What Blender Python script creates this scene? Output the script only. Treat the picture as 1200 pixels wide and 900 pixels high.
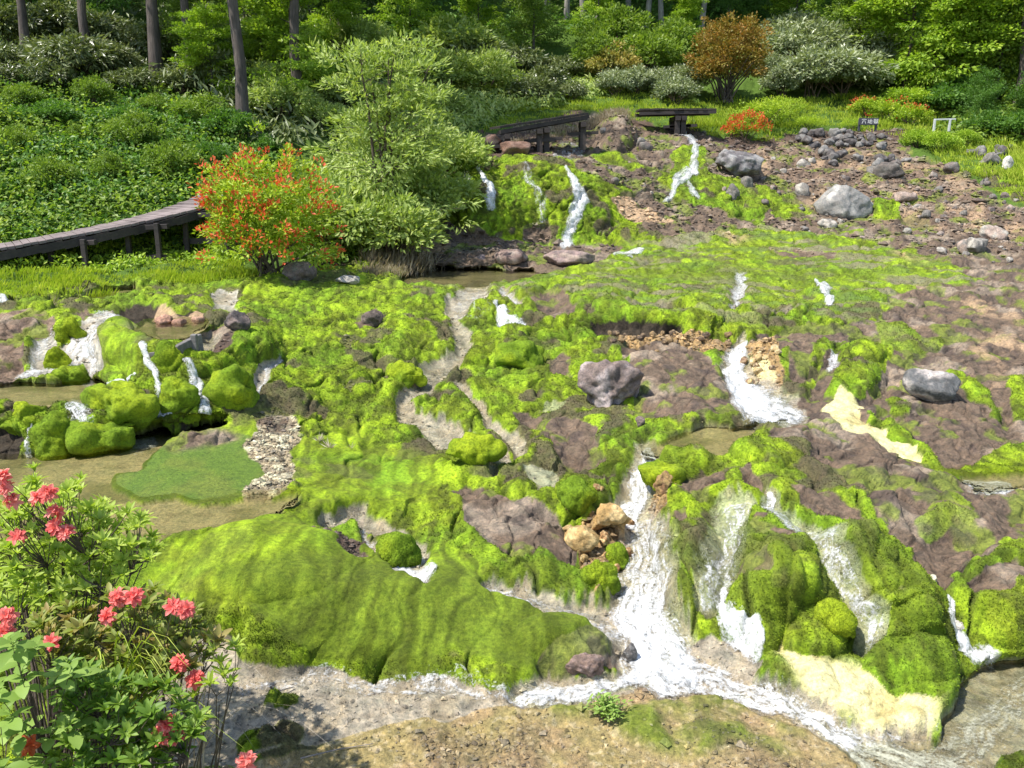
import bpy, math, random
import numpy as np
from mathutils import Vector, Euler

for o in list(bpy.data.objects):
    bpy.data.objects.remove(o)
SC = bpy.context.scene
COL = SC.collection
R = math.radians
S = 1.6                      # metres per layout unit
ZC = 2.2 * S                 # eye height over the stream
F = 1000.0                   # focal length in photo pixels
PITCH = R(14.0)
CP, SP = math.cos(PITCH), math.sin(PITCH)

# ---------------------------------------------------------------- camera, sky, sun, exposure
cd = bpy.data.cameras.new('camera')
cam = bpy.data.objects.new('camera', cd)
COL.objects.link(cam)
cam.location = (0, 0, ZC)
cam.rotation_euler = (R(90) - PITCH, 0, 0)
cd.sensor_width = 36.0
cd.lens = 36.0 * F / 1200.0
cd.clip_start = 0.05
cd.clip_end = 1000.0
SC.camera = cam

SUN_DIR = Vector((-0.46, -0.22, 0.86)).normalized()
el = math.asin(SUN_DIR.z)
az = math.atan2(SUN_DIR.x, SUN_DIR.y)
world = bpy.data.worlds.new('World')
SC.world = world
world.use_nodes = True
wn = world.node_tree.nodes
wl = world.node_tree.links
bg = wn['Background']
sky = wn.new('ShaderNodeTexSky')
sky.sky_type = 'NISHITA'
sky.sun_disc = False
sky.sun_elevation = el
sky.sun_rotation = az
wl.new(sky.outputs[0], bg.inputs[0])
bg.inputs[1].default_value = 0.15
sd = bpy.data.lights.new('sun', 'SUN')
sd.energy = 4.6
sd.angle = R(0.53)
sd.color = (1.0, 0.955, 0.88)
so = bpy.data.objects.new('sun', sd)
COL.objects.link(so)
so.rotation_euler = SUN_DIR.to_track_quat('Z', 'Y').to_euler()
so.location = (-20, 5, 40)
SC.view_settings.view_transform = 'Standard'
SC.view_settings.look = 'None'
SC.view_settings.gamma = 1.0
SC.view_settings.exposure = 0.70
SC.view_settings.use_curve_mapping = False
SC.cycles.max_bounces = 8
SC.cycles.transparent_max_bounces = 16
SC.cycles.caustics_reflective = False
SC.cycles.caustics_refractive = False
SC.cycles.use_denoising = True

# ---------------------------------------------------------------- helpers
f32 = np.float32

def tag(o, label=None, cat=None, group=None, kind=None):
    if label: o['label'] = label
    if cat: o['category'] = cat
    if group: o['group'] = group
    if kind: o['kind'] = kind
    return o

def empty(name, loc=(0, 0, 0), label=None, cat=None, group=None, rz=0.0, sc=1.0):
    o = bpy.data.objects.new(name, None)
    o.empty_display_size = 0.2
    COL.objects.link(o)
    o.location = loc
    o.rotation_euler = (0, 0, rz)
    o.scale = (sc, sc, sc)
    return tag(o, label, cat, group)

def mesh_np(name, V, FA, smooth=False, attrs=None, colors=None):
    """V (n,3), FA (m,k) -> mesh; attrs: dict of float point attributes, colors: dict of rgb point attributes"""
    V = np.asarray(V, f32); FA = np.asarray(FA, np.int32)
    me = bpy.data.meshes.new(name)
    me.vertices.add(len(V)); me.vertices.foreach_set('co', V.ravel())
    m, k = FA.shape
    me.loops.add(m * k); me.loops.foreach_set('vertex_index', FA.ravel())
    me.polygons.add(m)
    me.polygons.foreach_set('loop_start', np.arange(0, m * k, k, dtype=np.int32))
    me.polygons.foreach_set('loop_total', np.full(m, k, np.int32))
    me.update(calc_edges=True)
    me.polygons.foreach_set('use_smooth', np.full(m, smooth, bool))
    for n, a in (attrs or {}).items():
        at = me.attributes.new(n, 'FLOAT', 'POINT')
        at.data.foreach_set('value', np.asarray(a, f32).ravel())
    for n, a in (colors or {}).items():
        at = me.attributes.new(n, 'FLOAT_COLOR', 'POINT')
        c = np.ones((len(V), 4), f32); c[:, :3] = a
        at.data.foreach_set('color', c.ravel())
    return me

def link(name, me, mat, parent=None, loc=(0, 0, 0)):
    o = bpy.data.objects.new(name, me)
    COL.objects.link(o)
    o.location = loc
    if mat is not None and not me.materials:
        me.materials.append(mat)
    if parent is not None:
        o.parent = parent
    return o

def copy_tree(o, parent=None):
    c = o.copy(); COL.objects.link(c); c.parent = parent
    for ch in list(o.children):
        copy_tree(ch, c)
    return c

# ---- noise
def _hash(ix, iy, iz, seed):
    h = (ix.astype(np.int64) * 374761393 + iy.astype(np.int64) * 668265263 + iz.astype(np.int64) * 2147483647 + seed * 974711) & 0xffffffff
    h = ((h ^ (h >> 13)) * 1274126177) & 0xffffffff
    h = ((h ^ (h >> 16)) * 2246822519) & 0xffffffff
    return (h ^ (h >> 15)) & 0xffffffff

_G = np.array([[1,1,0],[-1,1,0],[1,-1,0],[-1,-1,0],[1,0,1],[-1,0,1],[1,0,-1],[-1,0,-1],[0,1,1],[0,-1,1],[0,1,-1],[0,-1,-1],[1,1,0],[-1,1,0],[0,-1,1],[0,-1,-1]], f32)

def perlin(X, Y, Z, seed=0):
    X = np.asarray(X, f32); Y = np.asarray(Y, f32); Z = np.asarray(Z, f32)
    xi = np.floor(X); yi = np.floor(Y); zi = np.floor(Z)
    fx = X - xi; fy = Y - yi; fz = Z - zi
    xi = xi.astype(np.int32); yi = yi.astype(np.int32); zi = zi.astype(np.int32)
    u = fx * fx * fx * (fx * (fx * 6 - 15) + 10); v = fy * fy * fy * (fy * (fy * 6 - 15) + 10); w = fz * fz * fz * (fz * (fz * 6 - 15) + 10)
    out = np.zeros_like(fx)
    for dx in (0, 1):
        for dy in (0, 1):
            for dz in (0, 1):
                g = _G[_hash(xi + dx, yi + dy, zi + dz, seed) & 15]
                d = g[..., 0] * (fx - dx) + g[..., 1] * (fy - dy) + g[..., 2] * (fz - dz)
                out += d * (u if dx else 1 - u) * (v if dy else 1 - v) * (w if dz else 1 - w)
    return out

def fbm(X, Y, Z, scale, octv=3, seed=0, gain=0.5):
    o = 0; a = 1.0
    for k in range(octv):
        o = o + a * perlin(X / scale, Y / scale, Z / scale, seed + k * 17)
        scale *= 0.5; a *= gain
    return o

def voronoi(X, Y, Z, scale, seed=0, r=1, flat=False):
    """distance to nearest jittered point (in cells), to the second nearest, and a random id of the nearest"""
    X = np.asarray(X / scale, f32); Y = np.asarray(Y / scale, f32); Z = np.asarray(Z / scale, f32)
    xi = np.floor(X).astype(np.int32); yi = np.floor(Y).astype(np.int32); zi = np.floor(Z).astype(np.int32)
    d1 = np.full(X.shape, 9., f32); d2 = np.full(X.shape, 9., f32); idv = np.zeros(X.shape, f32)
    for dx in (-1, 0, 1):
        for dy in (-1, 0, 1):
            for dz in ((0,) if flat else (-1, 0, 1)):
                h = _hash(xi + dx, yi + dy, zi + dz, seed)
                px = xi + dx + (h & 1023) / f32(1023); py = yi + dy + ((h >> 10) & 1023) / f32(1023)
                pz = zi + dz + ((h >> 20) & 1023) / f32(1023)
                d = (px - X) ** 2 + (py - Y) ** 2
                if not flat: d = d + (pz - Z) ** 2
                d = d.astype(f32)
                near = d < d1
                d2 = np.where(near, d1, np.minimum(d2, d))
                idv = np.where(near, (h >> 5 & 255) / f32(255), idv)
                d1 = np.where(near, d, d1)
    return np.sqrt(d1), np.sqrt(d2), idv

def sstep(a, b, x):
    t = np.clip((x - a) / (b - a), 0, 1)
    return t * t * (3 - 2 * t)

def box_blur(A, n, axis):
    if n < 1: return A
    P = np.concatenate([np.repeat(A.take([0], axis), n, axis), A, np.repeat(A.take([-1], axis), n, axis)], axis)
    c = np.cumsum(P.astype(np.float64), axis)
    k = 2 * n + 1
    L = A.shape[axis]
    hi = c.take(range(k - 1, k - 1 + L), axis)
    lo = np.concatenate([np.zeros_like(c.take([0], axis)), c.take(range(0, L - 1), axis)], axis)
    return ((hi - lo) / k).astype(f32)

def blur(A, nu, nv, it=2):
    for _ in range(it):
        A = box_blur(A, nu, 1); A = box_blur(A, nv, 0)
    return A

# ---- node helpers
def new_mat(name):
    m = bpy.data.materials.new(name); m.use_nodes = True
    nt = m.node_tree
    b = nt.nodes['Principled BSDF']
    return m, nt, nt.nodes, nt.links, b

def nnoise(nt, scale, detail=4, rough=0.6, vec=None, typ='ShaderNodeTexNoise'):
    n = nt.nodes.new(typ)
    n.inputs['Scale'].default_value = scale
    if 'Detail' in n.inputs: n.inputs['Detail'].default_value = detail
    if 'Roughness' in n.inputs: n.inputs['Roughness'].default_value = rough
    if vec is not None: nt.links.new(vec, n.inputs['Vector'])
    return n

def ramp(nt, fac, stops):
    n = nt.nodes.new('ShaderNodeValToRGB')
    e = n.color_ramp.elements
    while len(e) < len(stops): e.new(0.5)
    for i, (p, c) in enumerate(stops):
        e[i].position = p
        e[i].color = (c[0], c[1], c[2], 1) if len(c) == 3 else c
    nt.links.new(fac, n.inputs[0])
    return n.outputs[0]

def attr(nt, name):
    n = nt.nodes.new('ShaderNodeAttribute'); n.attribute_name = name
    return n

def mathn(nt, op, a, b=None, clamp=False):
    n = nt.nodes.new('ShaderNodeMath'); n.operation = op; n.use_clamp = clamp
    for i, x in enumerate((a, b)):
        if x is None: continue
        if isinstance(x, (int, float)): n.inputs[i].default_value = x
        else: nt.links.new(x, n.inputs[i])
    return n.outputs[0]

def mixc(nt, fac, a, b, mode='MIX'):
    n = nt.nodes.new('ShaderNodeMix'); n.data_type = 'RGBA'; n.blend_type = mode
    for sock, x in ((n.inputs[0], fac), (n.inputs[6], a), (n.inputs[7], b)):
        if isinstance(x, (int, float)): sock.default_value = x
        elif isinstance(x, tuple): sock.default_value = (x[0], x[1], x[2], 1)
        else: nt.links.new(x, sock)
    return n.outputs[2]

def bump(nt, h, strength=0.5, dist=0.02, prev=None):
    n = nt.nodes.new('ShaderNodeBump')
    n.inputs['Strength'].default_value = strength
    n.inputs['Distance'].default_value = dist
    nt.links.new(h, n.inputs['Height'])
    if prev is not None: nt.links.new(prev, n.inputs['Normal'])
    return n.outputs[0]

def unit(a): return a / (np.linalg.norm(a, axis=-1, keepdims=True) + 1e-9)

def leaves(P, A, Nn, Ln, Wd, tint, fold=0.18, curl=0.0):
    """folded leaves: base P, axis A, face normal Nn, length, width -> verts, tris, tint"""
    n = len(P)
    A = unit(A); Sd = unit(np.cross(A, Nn)); Nn = unit(np.cross(Sd, A))
    Ln = np.broadcast_to(np.asarray(Ln, f32), (n,))[:, None]; Wd = np.broadcast_to(np.asarray(Wd, f32), (n,))[:, None]
    b = P; t = P + A * Ln - Nn * Ln * curl
    m = P + A * Ln * 0.48
    r = m + Sd * Wd * .5 + Nn * Wd * fold; l = m - Sd * Wd * .5 + Nn * Wd * fold
    Vv = np.stack([b, r, t, l], 1).reshape(-1, 3)
    i = np.arange(n, dtype=np.int32)[:, None] * 4
    Ff = np.concatenate([i + np.array([[0, 1, 2]]), i + np.array([[0, 2, 3]])], 1).reshape(-1, 3)
    return Vv.astype(f32), Ff, np.repeat(np.asarray(tint, f32), 4)

# ================================================================ THE TERRAIN
# The hillside is laid out as a sheet whose cells are finest where it is nearest; the distance of every
# part of the slope (terraces, pools, falls, banks) is given below in layout units (x S metres).
def steps(*seg):
    out = []
    for a, b, s in seg:
        out.append(np.arange(a, b, s))
    return np.concatenate(out)

GU = steps((-1500, -400, 25), (-400, -20, 5), (-20, 1220, 1.5), (1220, 1600, 5), (1600, 2701, 25)).astype(f32)
GV = steps((-330, 20, 8), (20, 140, 3), (140, 560, 0.8), (560, 915, 1.1), (915, 1500, 6)).astype(f32)
U, V = np.meshgrid(GU, GV)
NU, NV = len(GU), len(GV)

COLS = {
    -600: [(-330, 66), (-100, 36), (0, 26), (110, 17), (200, 13.5), (290, 11), (345, 8.6), (440, 6.7), (530, 5.5), (640, 4.1), (800, 3.1), (900, 2.7), (1100, 2.1), (1500, 1.35)],
    0: [(-330, 64), (-100, 34), (0, 24), (60, 19), (110, 16), (200, 13), (290, 11.2), (320, 10), (345, 9.0), (360, 8.3), (380, 7.7), (440, 6.65), (475, 5.86), (480, 5.8), (530, 5.55), (640, 4.06), (700, 3.6), (800, 3.15), (900, 2.75), (1100, 2.1), (1500, 1.35)],
    110: [(-330, 64), (-100, 34), (0, 24.5), (60, 19.5), (110, 16.5), (200, 13.5), (290, 11.5), (320, 10.4), (345, 9.2), (362, 8.4), (375, 7.75), (440, 6.65), (474, 5.95), (484, 5.85), (526, 5.6), (640, 4.06), (700, 3.68), (800, 3.2), (900, 2.78), (1100, 2.1), (1500, 1.35)],
    215: [(-330, 64), (-100, 35), (0, 25), (60, 20), (110, 17), (200, 14), (290, 11.8), (320, 10.6), (345, 9.4), (358, 8.7), (366, 8.0), (375, 7.6), (400, 6.6), (412, 6.3), (494, 5.92), (530, 5.57), (590, 4.63), (640, 4.06), (700, 3.68), (760, 3.48), (790, 3.32), (800, 3.28), (900, 2.82), (1100, 2.1), (1500, 1.35)],
    330: [(-330, 64), (-100, 36), (0, 26), (60, 21), (150, 16), (240, 13.6), (300, 12), (320, 11), (345, 9.7), (365, 9.2), (400, 8.0), (440, 7.0), (495, 6.2), (530, 5.7), (590, 4.75), (640, 4.15), (700, 3.68), (770, 3.45), (795, 3.33), (830, 3.15), (900, 2.84), (1100, 2.1), (1500, 1.35)],
    450: [(-330, 64), (-100, 38), (0, 28), (60, 23), (130, 18.5), (240, 14.4), (300, 12.8), (322, 11.4), (335, 10.6), (345, 10.0), (380, 8.9), (450, 7.3), (530, 6.0), (600, 5.0), (640, 4.42), (700, 3.78), (790, 3.42), (812, 3.26), (900, 2.85), (1100, 2.1), (1500, 1.35)],
    600: [(-330, 64), (-100, 40), (0, 30), (60, 25), (110, 22), (150, 18.2), (186, 14.9), (200, 14.5), (285, 13.6), (300, 12.9), (312, 12.5), (330, 11.2), (345, 10.2), (400, 8.6), (450, 7.4), (530, 5.95), (600, 5.0), (660, 4.35), (700, 3.95), (790, 3.42), (815, 3.24), (900, 2.85), (1100, 2.1), (1500, 1.35)],
    700: [(-330, 64), (-100, 40), (0, 30), (60, 25), (110, 22), (145, 18.5), (190, 15.8), (210, 14.9), (285, 13.7), (300, 12.9), (330, 11.2), (362, 8.95), (372, 8.65), (402, 8.3), (450, 7.35), (530, 5.9), (600, 5.1), (640, 4.7), (690, 4.15), (740, 3.75), (800, 3.36), (900, 2.86), (1100, 2.1), (1500, 1.35)],
    790: [(-330, 64), (-100, 41), (0, 31), (60, 26), (120, 22), (150, 19), (190, 16.5), (240, 15), (290, 13.6), (310, 12.5), (330, 11.3), (362, 8.85), (372, 8.55), (402, 8.25), (430, 7.6), (484, 6.6), (500, 6.2), (540, 5.41), (600, 5.0), (690, 4.1), (740, 3.75), (800, 3.38), (900, 2.88), (1100, 2.1), (1500, 1.35)],
    930: [(-330, 64), (-100, 42), (0, 31), (60, 27), (130, 22), (155, 20), (200, 17), (260, 14.8), (300, 13.1), (330, 11.4), (365, 9.3), (400, 8.5), (430, 7.7), (490, 6.28), (530, 5.45), (560, 4.85), (600, 4.45), (640, 4.2), (700, 3.8), (745, 3.66), (790, 3.45), (850, 3.1), (900, 2.86), (1100, 2.1), (1500, 1.35)],
    1100: [(-330, 64), (-100, 42), (0, 31), (60, 27), (140, 22), (155, 20.5), (200, 17), (270, 14.2), (300, 12.8), (330, 11.2), (370, 9.5), (400, 8.75), (450, 7.6), (500, 6.7), (555, 5.75), (580, 5.2), (600, 4.85), (650, 4.3), (700, 3.9), (760, 3.62), (780, 3.54), (880, 2.95), (900, 2.87), (1100, 2.1), (1500, 1.35)],
    1250: [(-330, 64), (-100, 41), (0, 31), (60, 27), (140, 21.5), (155, 20), (200, 16.6), (270, 14.0), (300, 12.6), (330, 11.1), (370, 9.5), (400, 8.75), (450, 7.6), (500, 6.7), (555, 5.7), (580, 5.2), (600, 4.9), (650, 4.3), (700, 3.95), (770, 3.62), (880, 2.95), (900, 2.87), (1100, 2.1), (1500, 1.35)],
    1800: [(-330, 64), (-100, 40), (0, 30), (60, 25), (155, 18.5), (270, 13.5), (330, 11), (450, 7.6), (600, 4.9), (770, 3.6), (900, 2.85), (1100, 2.1), (1500, 1.35)],
}
ck = sorted(COLS)
prof = np.stack([np.interp(GV, [p[0] for p in COLS[k]], np.log([p[1] for p in COLS[k]])) for k in ck], 1)   # (NV, ncols)
D = np.empty((NV, NU), f32)
for j in range(NV):
    D[j] = np.interp(GU, ck, prof[j])
D = np.exp(blur(D, 22, 3, 2)) * S
B = (450 - V) / F
SL = (-SP + B * CP) / (CP + B * SP)         # rise per metre of distance along each sight line of the layout
DX = (U - 600) / F / (CP + B * SP)

# ---- shapes on the slope, given on the layout sheet
def wob(amp, seed):
    k = np.clip(6.5 / D, 0.25, 1.6)
    x = DX * D; z = ZC + SL * D
    a = fbm(x, D, z, 0.55, 3, seed) * amp * 1.7 * k
    b = fbm(x, D, z, 0.55, 3, seed + 5) * amp * 1.2 * k
    return a, b
WU, WV = wob(22, 3)
WU2, WV2 = wob(9, 31)
_k = np.clip(D / 10, .35, 3.0)
NFE = fbm(DX * D / _k, D / _k, ZC + SL * D, 0.09, 2, 77)

def ingrid(poly, warp=1, soft=1):
    """soft mask of a polygon on the layout sheet; warp 0 none, 1 fine, 2 coarse"""
    P = np.asarray(poly, f32)
    wu, wv = ((0, 0), (WU2, WV2), (WU, WV))[warp]
    j0, j1 = np.searchsorted(GV, [P[:, 1].min() - 45, P[:, 1].max() + 45])
    i0, i1 = np.searchsorted(GU, [P[:, 0].min() - 45, P[:, 0].max() + 45])
    M = np.zeros((NV, NU), f32)
    if j1 <= j0 or i1 <= i0: return M
    sl = (slice(j0, j1), slice(i0, i1))
    x = U[sl] + (wu[sl] if warp else 0); y = V[sl] + (wv[sl] if warp else 0)
    c = np.zeros(x.shape, bool)
    n = len(P)
    for k in range(n):
        x0, y0 = P[k]; x1, y1 = P[(k + 1) % n]
        if y0 == y1: continue
        c ^= ((y0 > y) != (y1 > y)) & (x < (x1 - x0) * (y - y0) / (y1 - y0) + x0)
    m = c.astype(f32)
    if soft:
        m = blur(m, soft, soft, 2)
        if soft < 3: m = sstep(.36, .64, m + .12 * NFE[sl])
    M[sl] = m
    return M

def along(pts, warp=1):
    """for a centre line (u,v,halfwidth): t = 0 on the line .. 1 at its edge, and length along it"""
    P = np.asarray(pts, f32)
    mw = P[:, 2].max()
    wu, wv = ((0, 0), (WU2, WV2), (WU, WV))[warp]
    j0, j1 = np.searchsorted(GV, [P[:, 1].min() - mw * 1.6 - 12, P[:, 1].max() + mw * 1.6 + 12])
    i0, i1 = np.searchsorted(GU, [P[:, 0].min() - mw * 1.6 - 12, P[:, 0].max() + mw * 1.6 + 12])
    sl = (slice(j0, j1), slice(i0, i1))
    x = U[sl] + (wu[sl] if warp else 0); y = V[sl] + (wv[sl] if warp else 0)
    best = np.full(x.shape, 9., f32); ss = np.zeros(x.shape, f32); side = np.zeros(x.shape, f32)
    acc = 0.0
    for k in range(len(P) - 1):
        a, b = P[k], P[k + 1]
        d = b[:2] - a[:2]; L = max(float(np.hypot(*d)), 1e-3)
        tt = np.clip(((x - a[0]) * d[0] + (y - a[1]) * d[1]) / (L * L), 0, 1)
        px = a[0] + d[0] * tt; py = a[1] + d[1] * tt
        w = a[2] + (b[2] - a[2]) * tt
        dist = np.hypot(x - px, y - py) / w
        sg = np.sign((x - px) * -d[1] + (y - py) * d[0])
        nb = dist < best
        best = np.where(nb, dist, best); ss = np.where(nb, acc + tt * L, ss); side = np.where(nb, sg * np.minimum(dist, 3) * w, side)
        acc += L
    return sl, best, ss, side

# pools: outline and level (layout units above the stream datum)
POOLS = {
    'lower_left': ([(-60, 545), (20, 532), (60, 528), (100, 524), (150, 512), (185, 500), (200, 494), (250, 490), (262, 496), (225, 505), (190, 515), (180, 530), (160, 550), (130, 558), (140, 572), (170, 585), (230, 588), (290, 585), (345, 585), (350, 592), (330, 606), (280, 618), (230, 638), (190, 650), (120, 640), (40, 640), (-60, 650)], 0.33),
    'upper_left': ([(158, 392), (170, 380), (215, 376), (240, 378), (238, 388), (222, 398), (205, 402), (188, 404), (176, 400)], 0.90),
    'mid_left': ([(-60, 470), (-40, 448), (20, 452), (60, 447), (95, 441), (120, 446), (128, 458), (100, 462), (112, 472), (60, 474), (30, 474)], 0.58),
    'top_left': ([(10, 352), (60, 350), (100, 346), (125, 336), (150, 334), (172, 342), (150, 348), (110, 352), (60, 358), (20, 360)], 0.90),
    'terrace': ([(468, 325), (490, 316), (530, 313), (580, 314), (625, 316), (650, 321), (625, 330), (570, 334), (510, 334), (475, 332)], 0.80),
    'centre': ([(752, 535), (762, 522), (790, 512), (820, 504), (860, 500), (900, 494), (925, 492), (915, 496), (888, 500), (880, 510), (865, 525), (850, 536), (815, 528), (785, 530), (768, 540)], 0.32),
    'right': ([(1105, 560), (1130, 554), (1180, 555), (1260, 560), (1260, 582), (1190, 578), (1140, 572)], 0.20),
    'bottom_right': ([(1118, 815), (1130, 792), (1145, 776), (1170, 772), (1260, 775), (1260, 870), (1205, 875), (1170, 882), (1150, 905), (1080, 930), (1010, 920), (985, 885), (1030, 874), (1092, 868), (1112, 840)], -0.05),
}
POOLM = {}
for n, (poly, z) in POOLS.items():
    m = ingrid(poly, 1, 1)
    POOLM[n] = m
    mb = np.maximum(m, blur(m, 5, 5, 2) * 0.98)
    Dz = (z * S - ZC) / np.minimum(SL, -0.03)
    Dz = np.clip(Dz, D * 0.8, D * 1.25)
    D = D * (1 - mb) + Dz * mb

X = DX * D; Y = D.copy(); Z = ZC + SL * D
# slope normals of the smooth ground (up-leaning)
def normals(X, Y, Z):
    P = np.stack([X, Y, Z], -1)
    du = np.gradient(P, axis=1); dv = np.gradient(P, axis=0)
    n = np.cross(dv, du)
    n /= np.linalg.norm(n, axis=-1, keepdims=True) + 1e-9
    n *= np.sign(n[..., 2:3] + 1e-6)
    return n
NB = normals(blur(X, 4, 4), blur(Y, 4, 4), blur(Z, 4, 4))

# ---- ground covers: what grows or lies where
MATS = ['moss', 'deep', 'olive', 'rock', 'dirt', 'ochre', 'cream', 'silt', 'gravel', 'sand', 'pale', 'herb', 'soil', 'peach', 'black', 'dark', 'bed']
W = {k: np.zeros((NV, NU), f32) for k in MATS}
W['moss'][:] = 1
def paint(mat, poly, warp=1, soft=1, a=1.0):
    m = (poly if isinstance(poly, np.ndarray) else ingrid(poly, warp, soft)) * a
    for k in MATS: W[k] *= 1 - m
    W[mat] += m
    return m
def patchy(mat, poly, scale, seed, a=1.0, lo=-.05, hi=.12):
    m = ingrid(poly, 2, 4)
    x_, z_ = DX * D, ZC + SL * D
    return paint(mat, m * sstep(lo, hi, fbm(x_, D * .7, z_, scale, 4, seed)), a=a)
def line_mask(pts, warp=1):
    sl, t, s_, sd_ = along(pts, warp)
    M = np.zeros((NV, NU), f32); M[sl] = sstep(1.08, 0.9, t + .25 * NFE[sl])
    return M

# above the water line
paint('soil', [(-1600, -400), (2800, -400), (2800, 150), (1205, 262), (1150, 240), (1000, 250), (900, 250), (740, 235), (560, 200), (520, 215), (470, 280), (370, 320), (250, 322), (120, 330), (0, 350), (-1600, 360)], 2, 1)
paint('herb', [(-1600, -400), (2800, -400), (2800, 130), (1110, 165), (1040, 150), (900, 160), (840, 160), (800, 150), (680, 130), (560, 160), (520, 190), (470, 270), (370, 312), (300, 325), (120, 330), (0, 350), (-1600, 360)], 2, 2)
paint('herb', [(1040, 165), (1110, 160), (1400, 160), (1400, 260), (1205, 262), (1170, 235), (1120, 205), (1090, 190)], 2, 2)
# the falls wall and terrace in moss
paint('rock', [(640, 150), (700, 132), (760, 150), (800, 160), (840, 160), (870, 190), (960, 160), (1040, 160), (1080, 185), (1130, 205), (1180, 240), (1260, 260), (1260, 320), (1100, 300), (1000, 265), (900, 262), (800, 275), (740, 270), (690, 225), (640, 190)], 2, 1)
paint('dirt', [(840, 180), (920, 165), (1000, 190), (1060, 185), (1120, 210), (1190, 250), (1220, 290), (1120, 275), (1060, 265), (1000, 230), (900, 220)], 2, 2)
paint('moss', [(520, 215), (545, 192), (600, 182), (660, 188), (700, 195), (740, 225), (745, 255), (760, 275), (720, 290), (640, 285), (600, 287), (565, 280), (530, 250)], 1, 1)
paint('rock', [(670, 186), (730, 188), (760, 205), (755, 222), (710, 218), (672, 205)], 1, 1)
paint('moss', [(690, 180), (740, 184), (760, 198), (740, 200), (700, 190)], 1, 1)
paint('moss', [(765, 205), (800, 195), (830, 205), (870, 212), (940, 235), (960, 252), (900, 262), (830, 255), (790, 235)], 1, 1)
paint('moss', [(785, 180), (800, 172), (826, 172), (828, 190), (830, 205), (790, 200)], 1, 1)
paint('peach', [(712, 240), (725, 232), (760, 236), (800, 250), (790, 262), (740, 262)], 1, 1)
paint('rock', [(745, 225), (790, 238), (850, 250), (860, 265), (800, 262), (745, 240)], 1, 1)
paint('rock', [(440, 310), (470, 280), (520, 262), (560, 272), (600, 286), (680, 286), (735, 292), (700, 310), (640, 318), (560, 318), (500, 322)], 1, 1)
paint('peach', [(470, 275), (500, 265), (530, 285), (520, 300), (480, 292)], 1, 1, 0.7)
paint('soil', [(455, 262), (500, 245), (540, 268), (500, 280)], 1, 1)
paint('rock', [(612, 272), (630, 264), (645, 270), (645, 284), (615, 284)], 1, 1)
patchy('peach', [(860, 180), (960, 170), (1100, 190), (1190, 240), (1240, 300), (1080, 265), (960, 250), (880, 230)], .9, 83, .55, .05, .3)
patchy('black', [(860, 180), (960, 170), (1100, 190), (1190, 240), (1240, 300), (1080, 265), (960, 250), (880, 230)], .5, 84, .5, .15, .35)
# terrace right: streaks of bare rock in the moss
for q in ([(895, 250), (960, 258), (1020, 275), (960, 278), (900, 268)], [(1010, 265), (1090, 272), (1150, 295), (1080, 300), (1020, 285)], [(880, 290), (960, 300), (1000, 306), (930, 306)], [(1090, 300), (1200, 310), (1260, 330), (1140, 325)]):
    paint('rock', q, 2, 1)
for q in ([(836, 270), (870, 268), (886, 284), (850, 288)], [(1040, 290), (1085, 296), (1090, 310), (1050, 305)], [(925, 286), (960, 290), (940, 296)]):
    patchy('peach', q, .6, 82, .9, -.2, .05)
paint('moss', [(1022, 236), (1052, 236), (1055, 258), (1025, 260)], 1, 1)
paint('moss', [(1140, 195), (1180, 205), (1250, 235), (1250, 260), (1195, 240), (1160, 220)], 1, 1)

# right-hand slope: bare lava rock with moss running down it
paint('rock', [(880, 392), (925, 382), (1000, 384), (1030, 372), (1042, 348), (1090, 335), (1260, 318), (1260, 680), (1180, 640), (1130, 690), (1092, 700), (1060, 655), (1030, 600), (980, 570), (940, 528), (900, 512), (905, 492), (940, 488), (925, 455), (900, 440)], 2, 1)
for q in ([(1045, 340), (1075, 338), (1082, 350), (1050, 356)], [(1110, 358), (1150, 356), (1195, 372), (1180, 382), (1130, 370)], [(1120, 400), (1160, 385), (1200, 395), (1230, 420), (1180, 425)], [(1062, 383), (1080, 384), (1076, 400), (1062, 400)], [(1152, 425), (1160, 425), (1162, 450), (1152, 448)]):
    patchy('peach', [((px - 1100) * 1.12 + 1100, (py - 380) * 1.25 + 380) if px > 1000 and py > 330 else (px, py) for px, py in q], .7, 81, .85)
paint('moss', [(985, 412), (1010, 404), (1042, 410), (1046, 425), (1030, 445), (1012, 468), (980, 475), (968, 462), (978, 440)], 1, 1)
paint('moss', [(955, 412), (975, 402), (992, 400), (985, 412), (968, 422), (958, 445), (940, 462), (928, 455), (950, 440), (948, 422)], 1, 1)
paint('moss', [(908, 425), (924, 418), (922, 436), (916, 458), (908, 450)], 1, 1)
paint('moss', [(1020, 385), (1060, 378), (1080, 400), (1110, 405), (1080, 415), (1040, 412)], 1, 1, 0.8)
paint('moss', [(1105, 437), (1125, 440), (1150, 462), (1168, 486), (1180, 500), (1155, 490), (1125, 468)], 1, 1)
paint('moss', [(1180, 442), (1260, 440), (1260, 500), (1190, 498), (1182, 470)], 1, 1)
paint('moss', [(1010, 490), (1035, 500), (1060, 520), (1090, 540), (1115, 550), (1150, 545), (1170, 530), (1260, 500), (1260, 560), (1130, 556), (1105, 556), (1070, 545), (1035, 520), (1012, 505)], 1, 1)
paint('moss', [(1040, 462), (1060, 475), (1070, 492), (1050, 492)], 1, 1)
paint('cream', [(965, 478), (985, 464), (1008, 478), (1000, 496), (1040, 515), (1070, 530), (1078, 550), (1050, 535), (1000, 515), (975, 500)], 1, 1)
paint('ochre', [(878, 405), (905, 400), (912, 425), (915, 455), (890, 458), (880, 440)], 1, 1)
paint('cream', [(872, 430), (900, 428), (905, 445), (895, 455), (878, 448)], 1, 1, 0.7)
paint('moss', [(1122, 690), (1150, 665), (1175, 645), (1260, 635), (1260, 770), (1160, 768), (1120, 740)], 1, 1)
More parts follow.
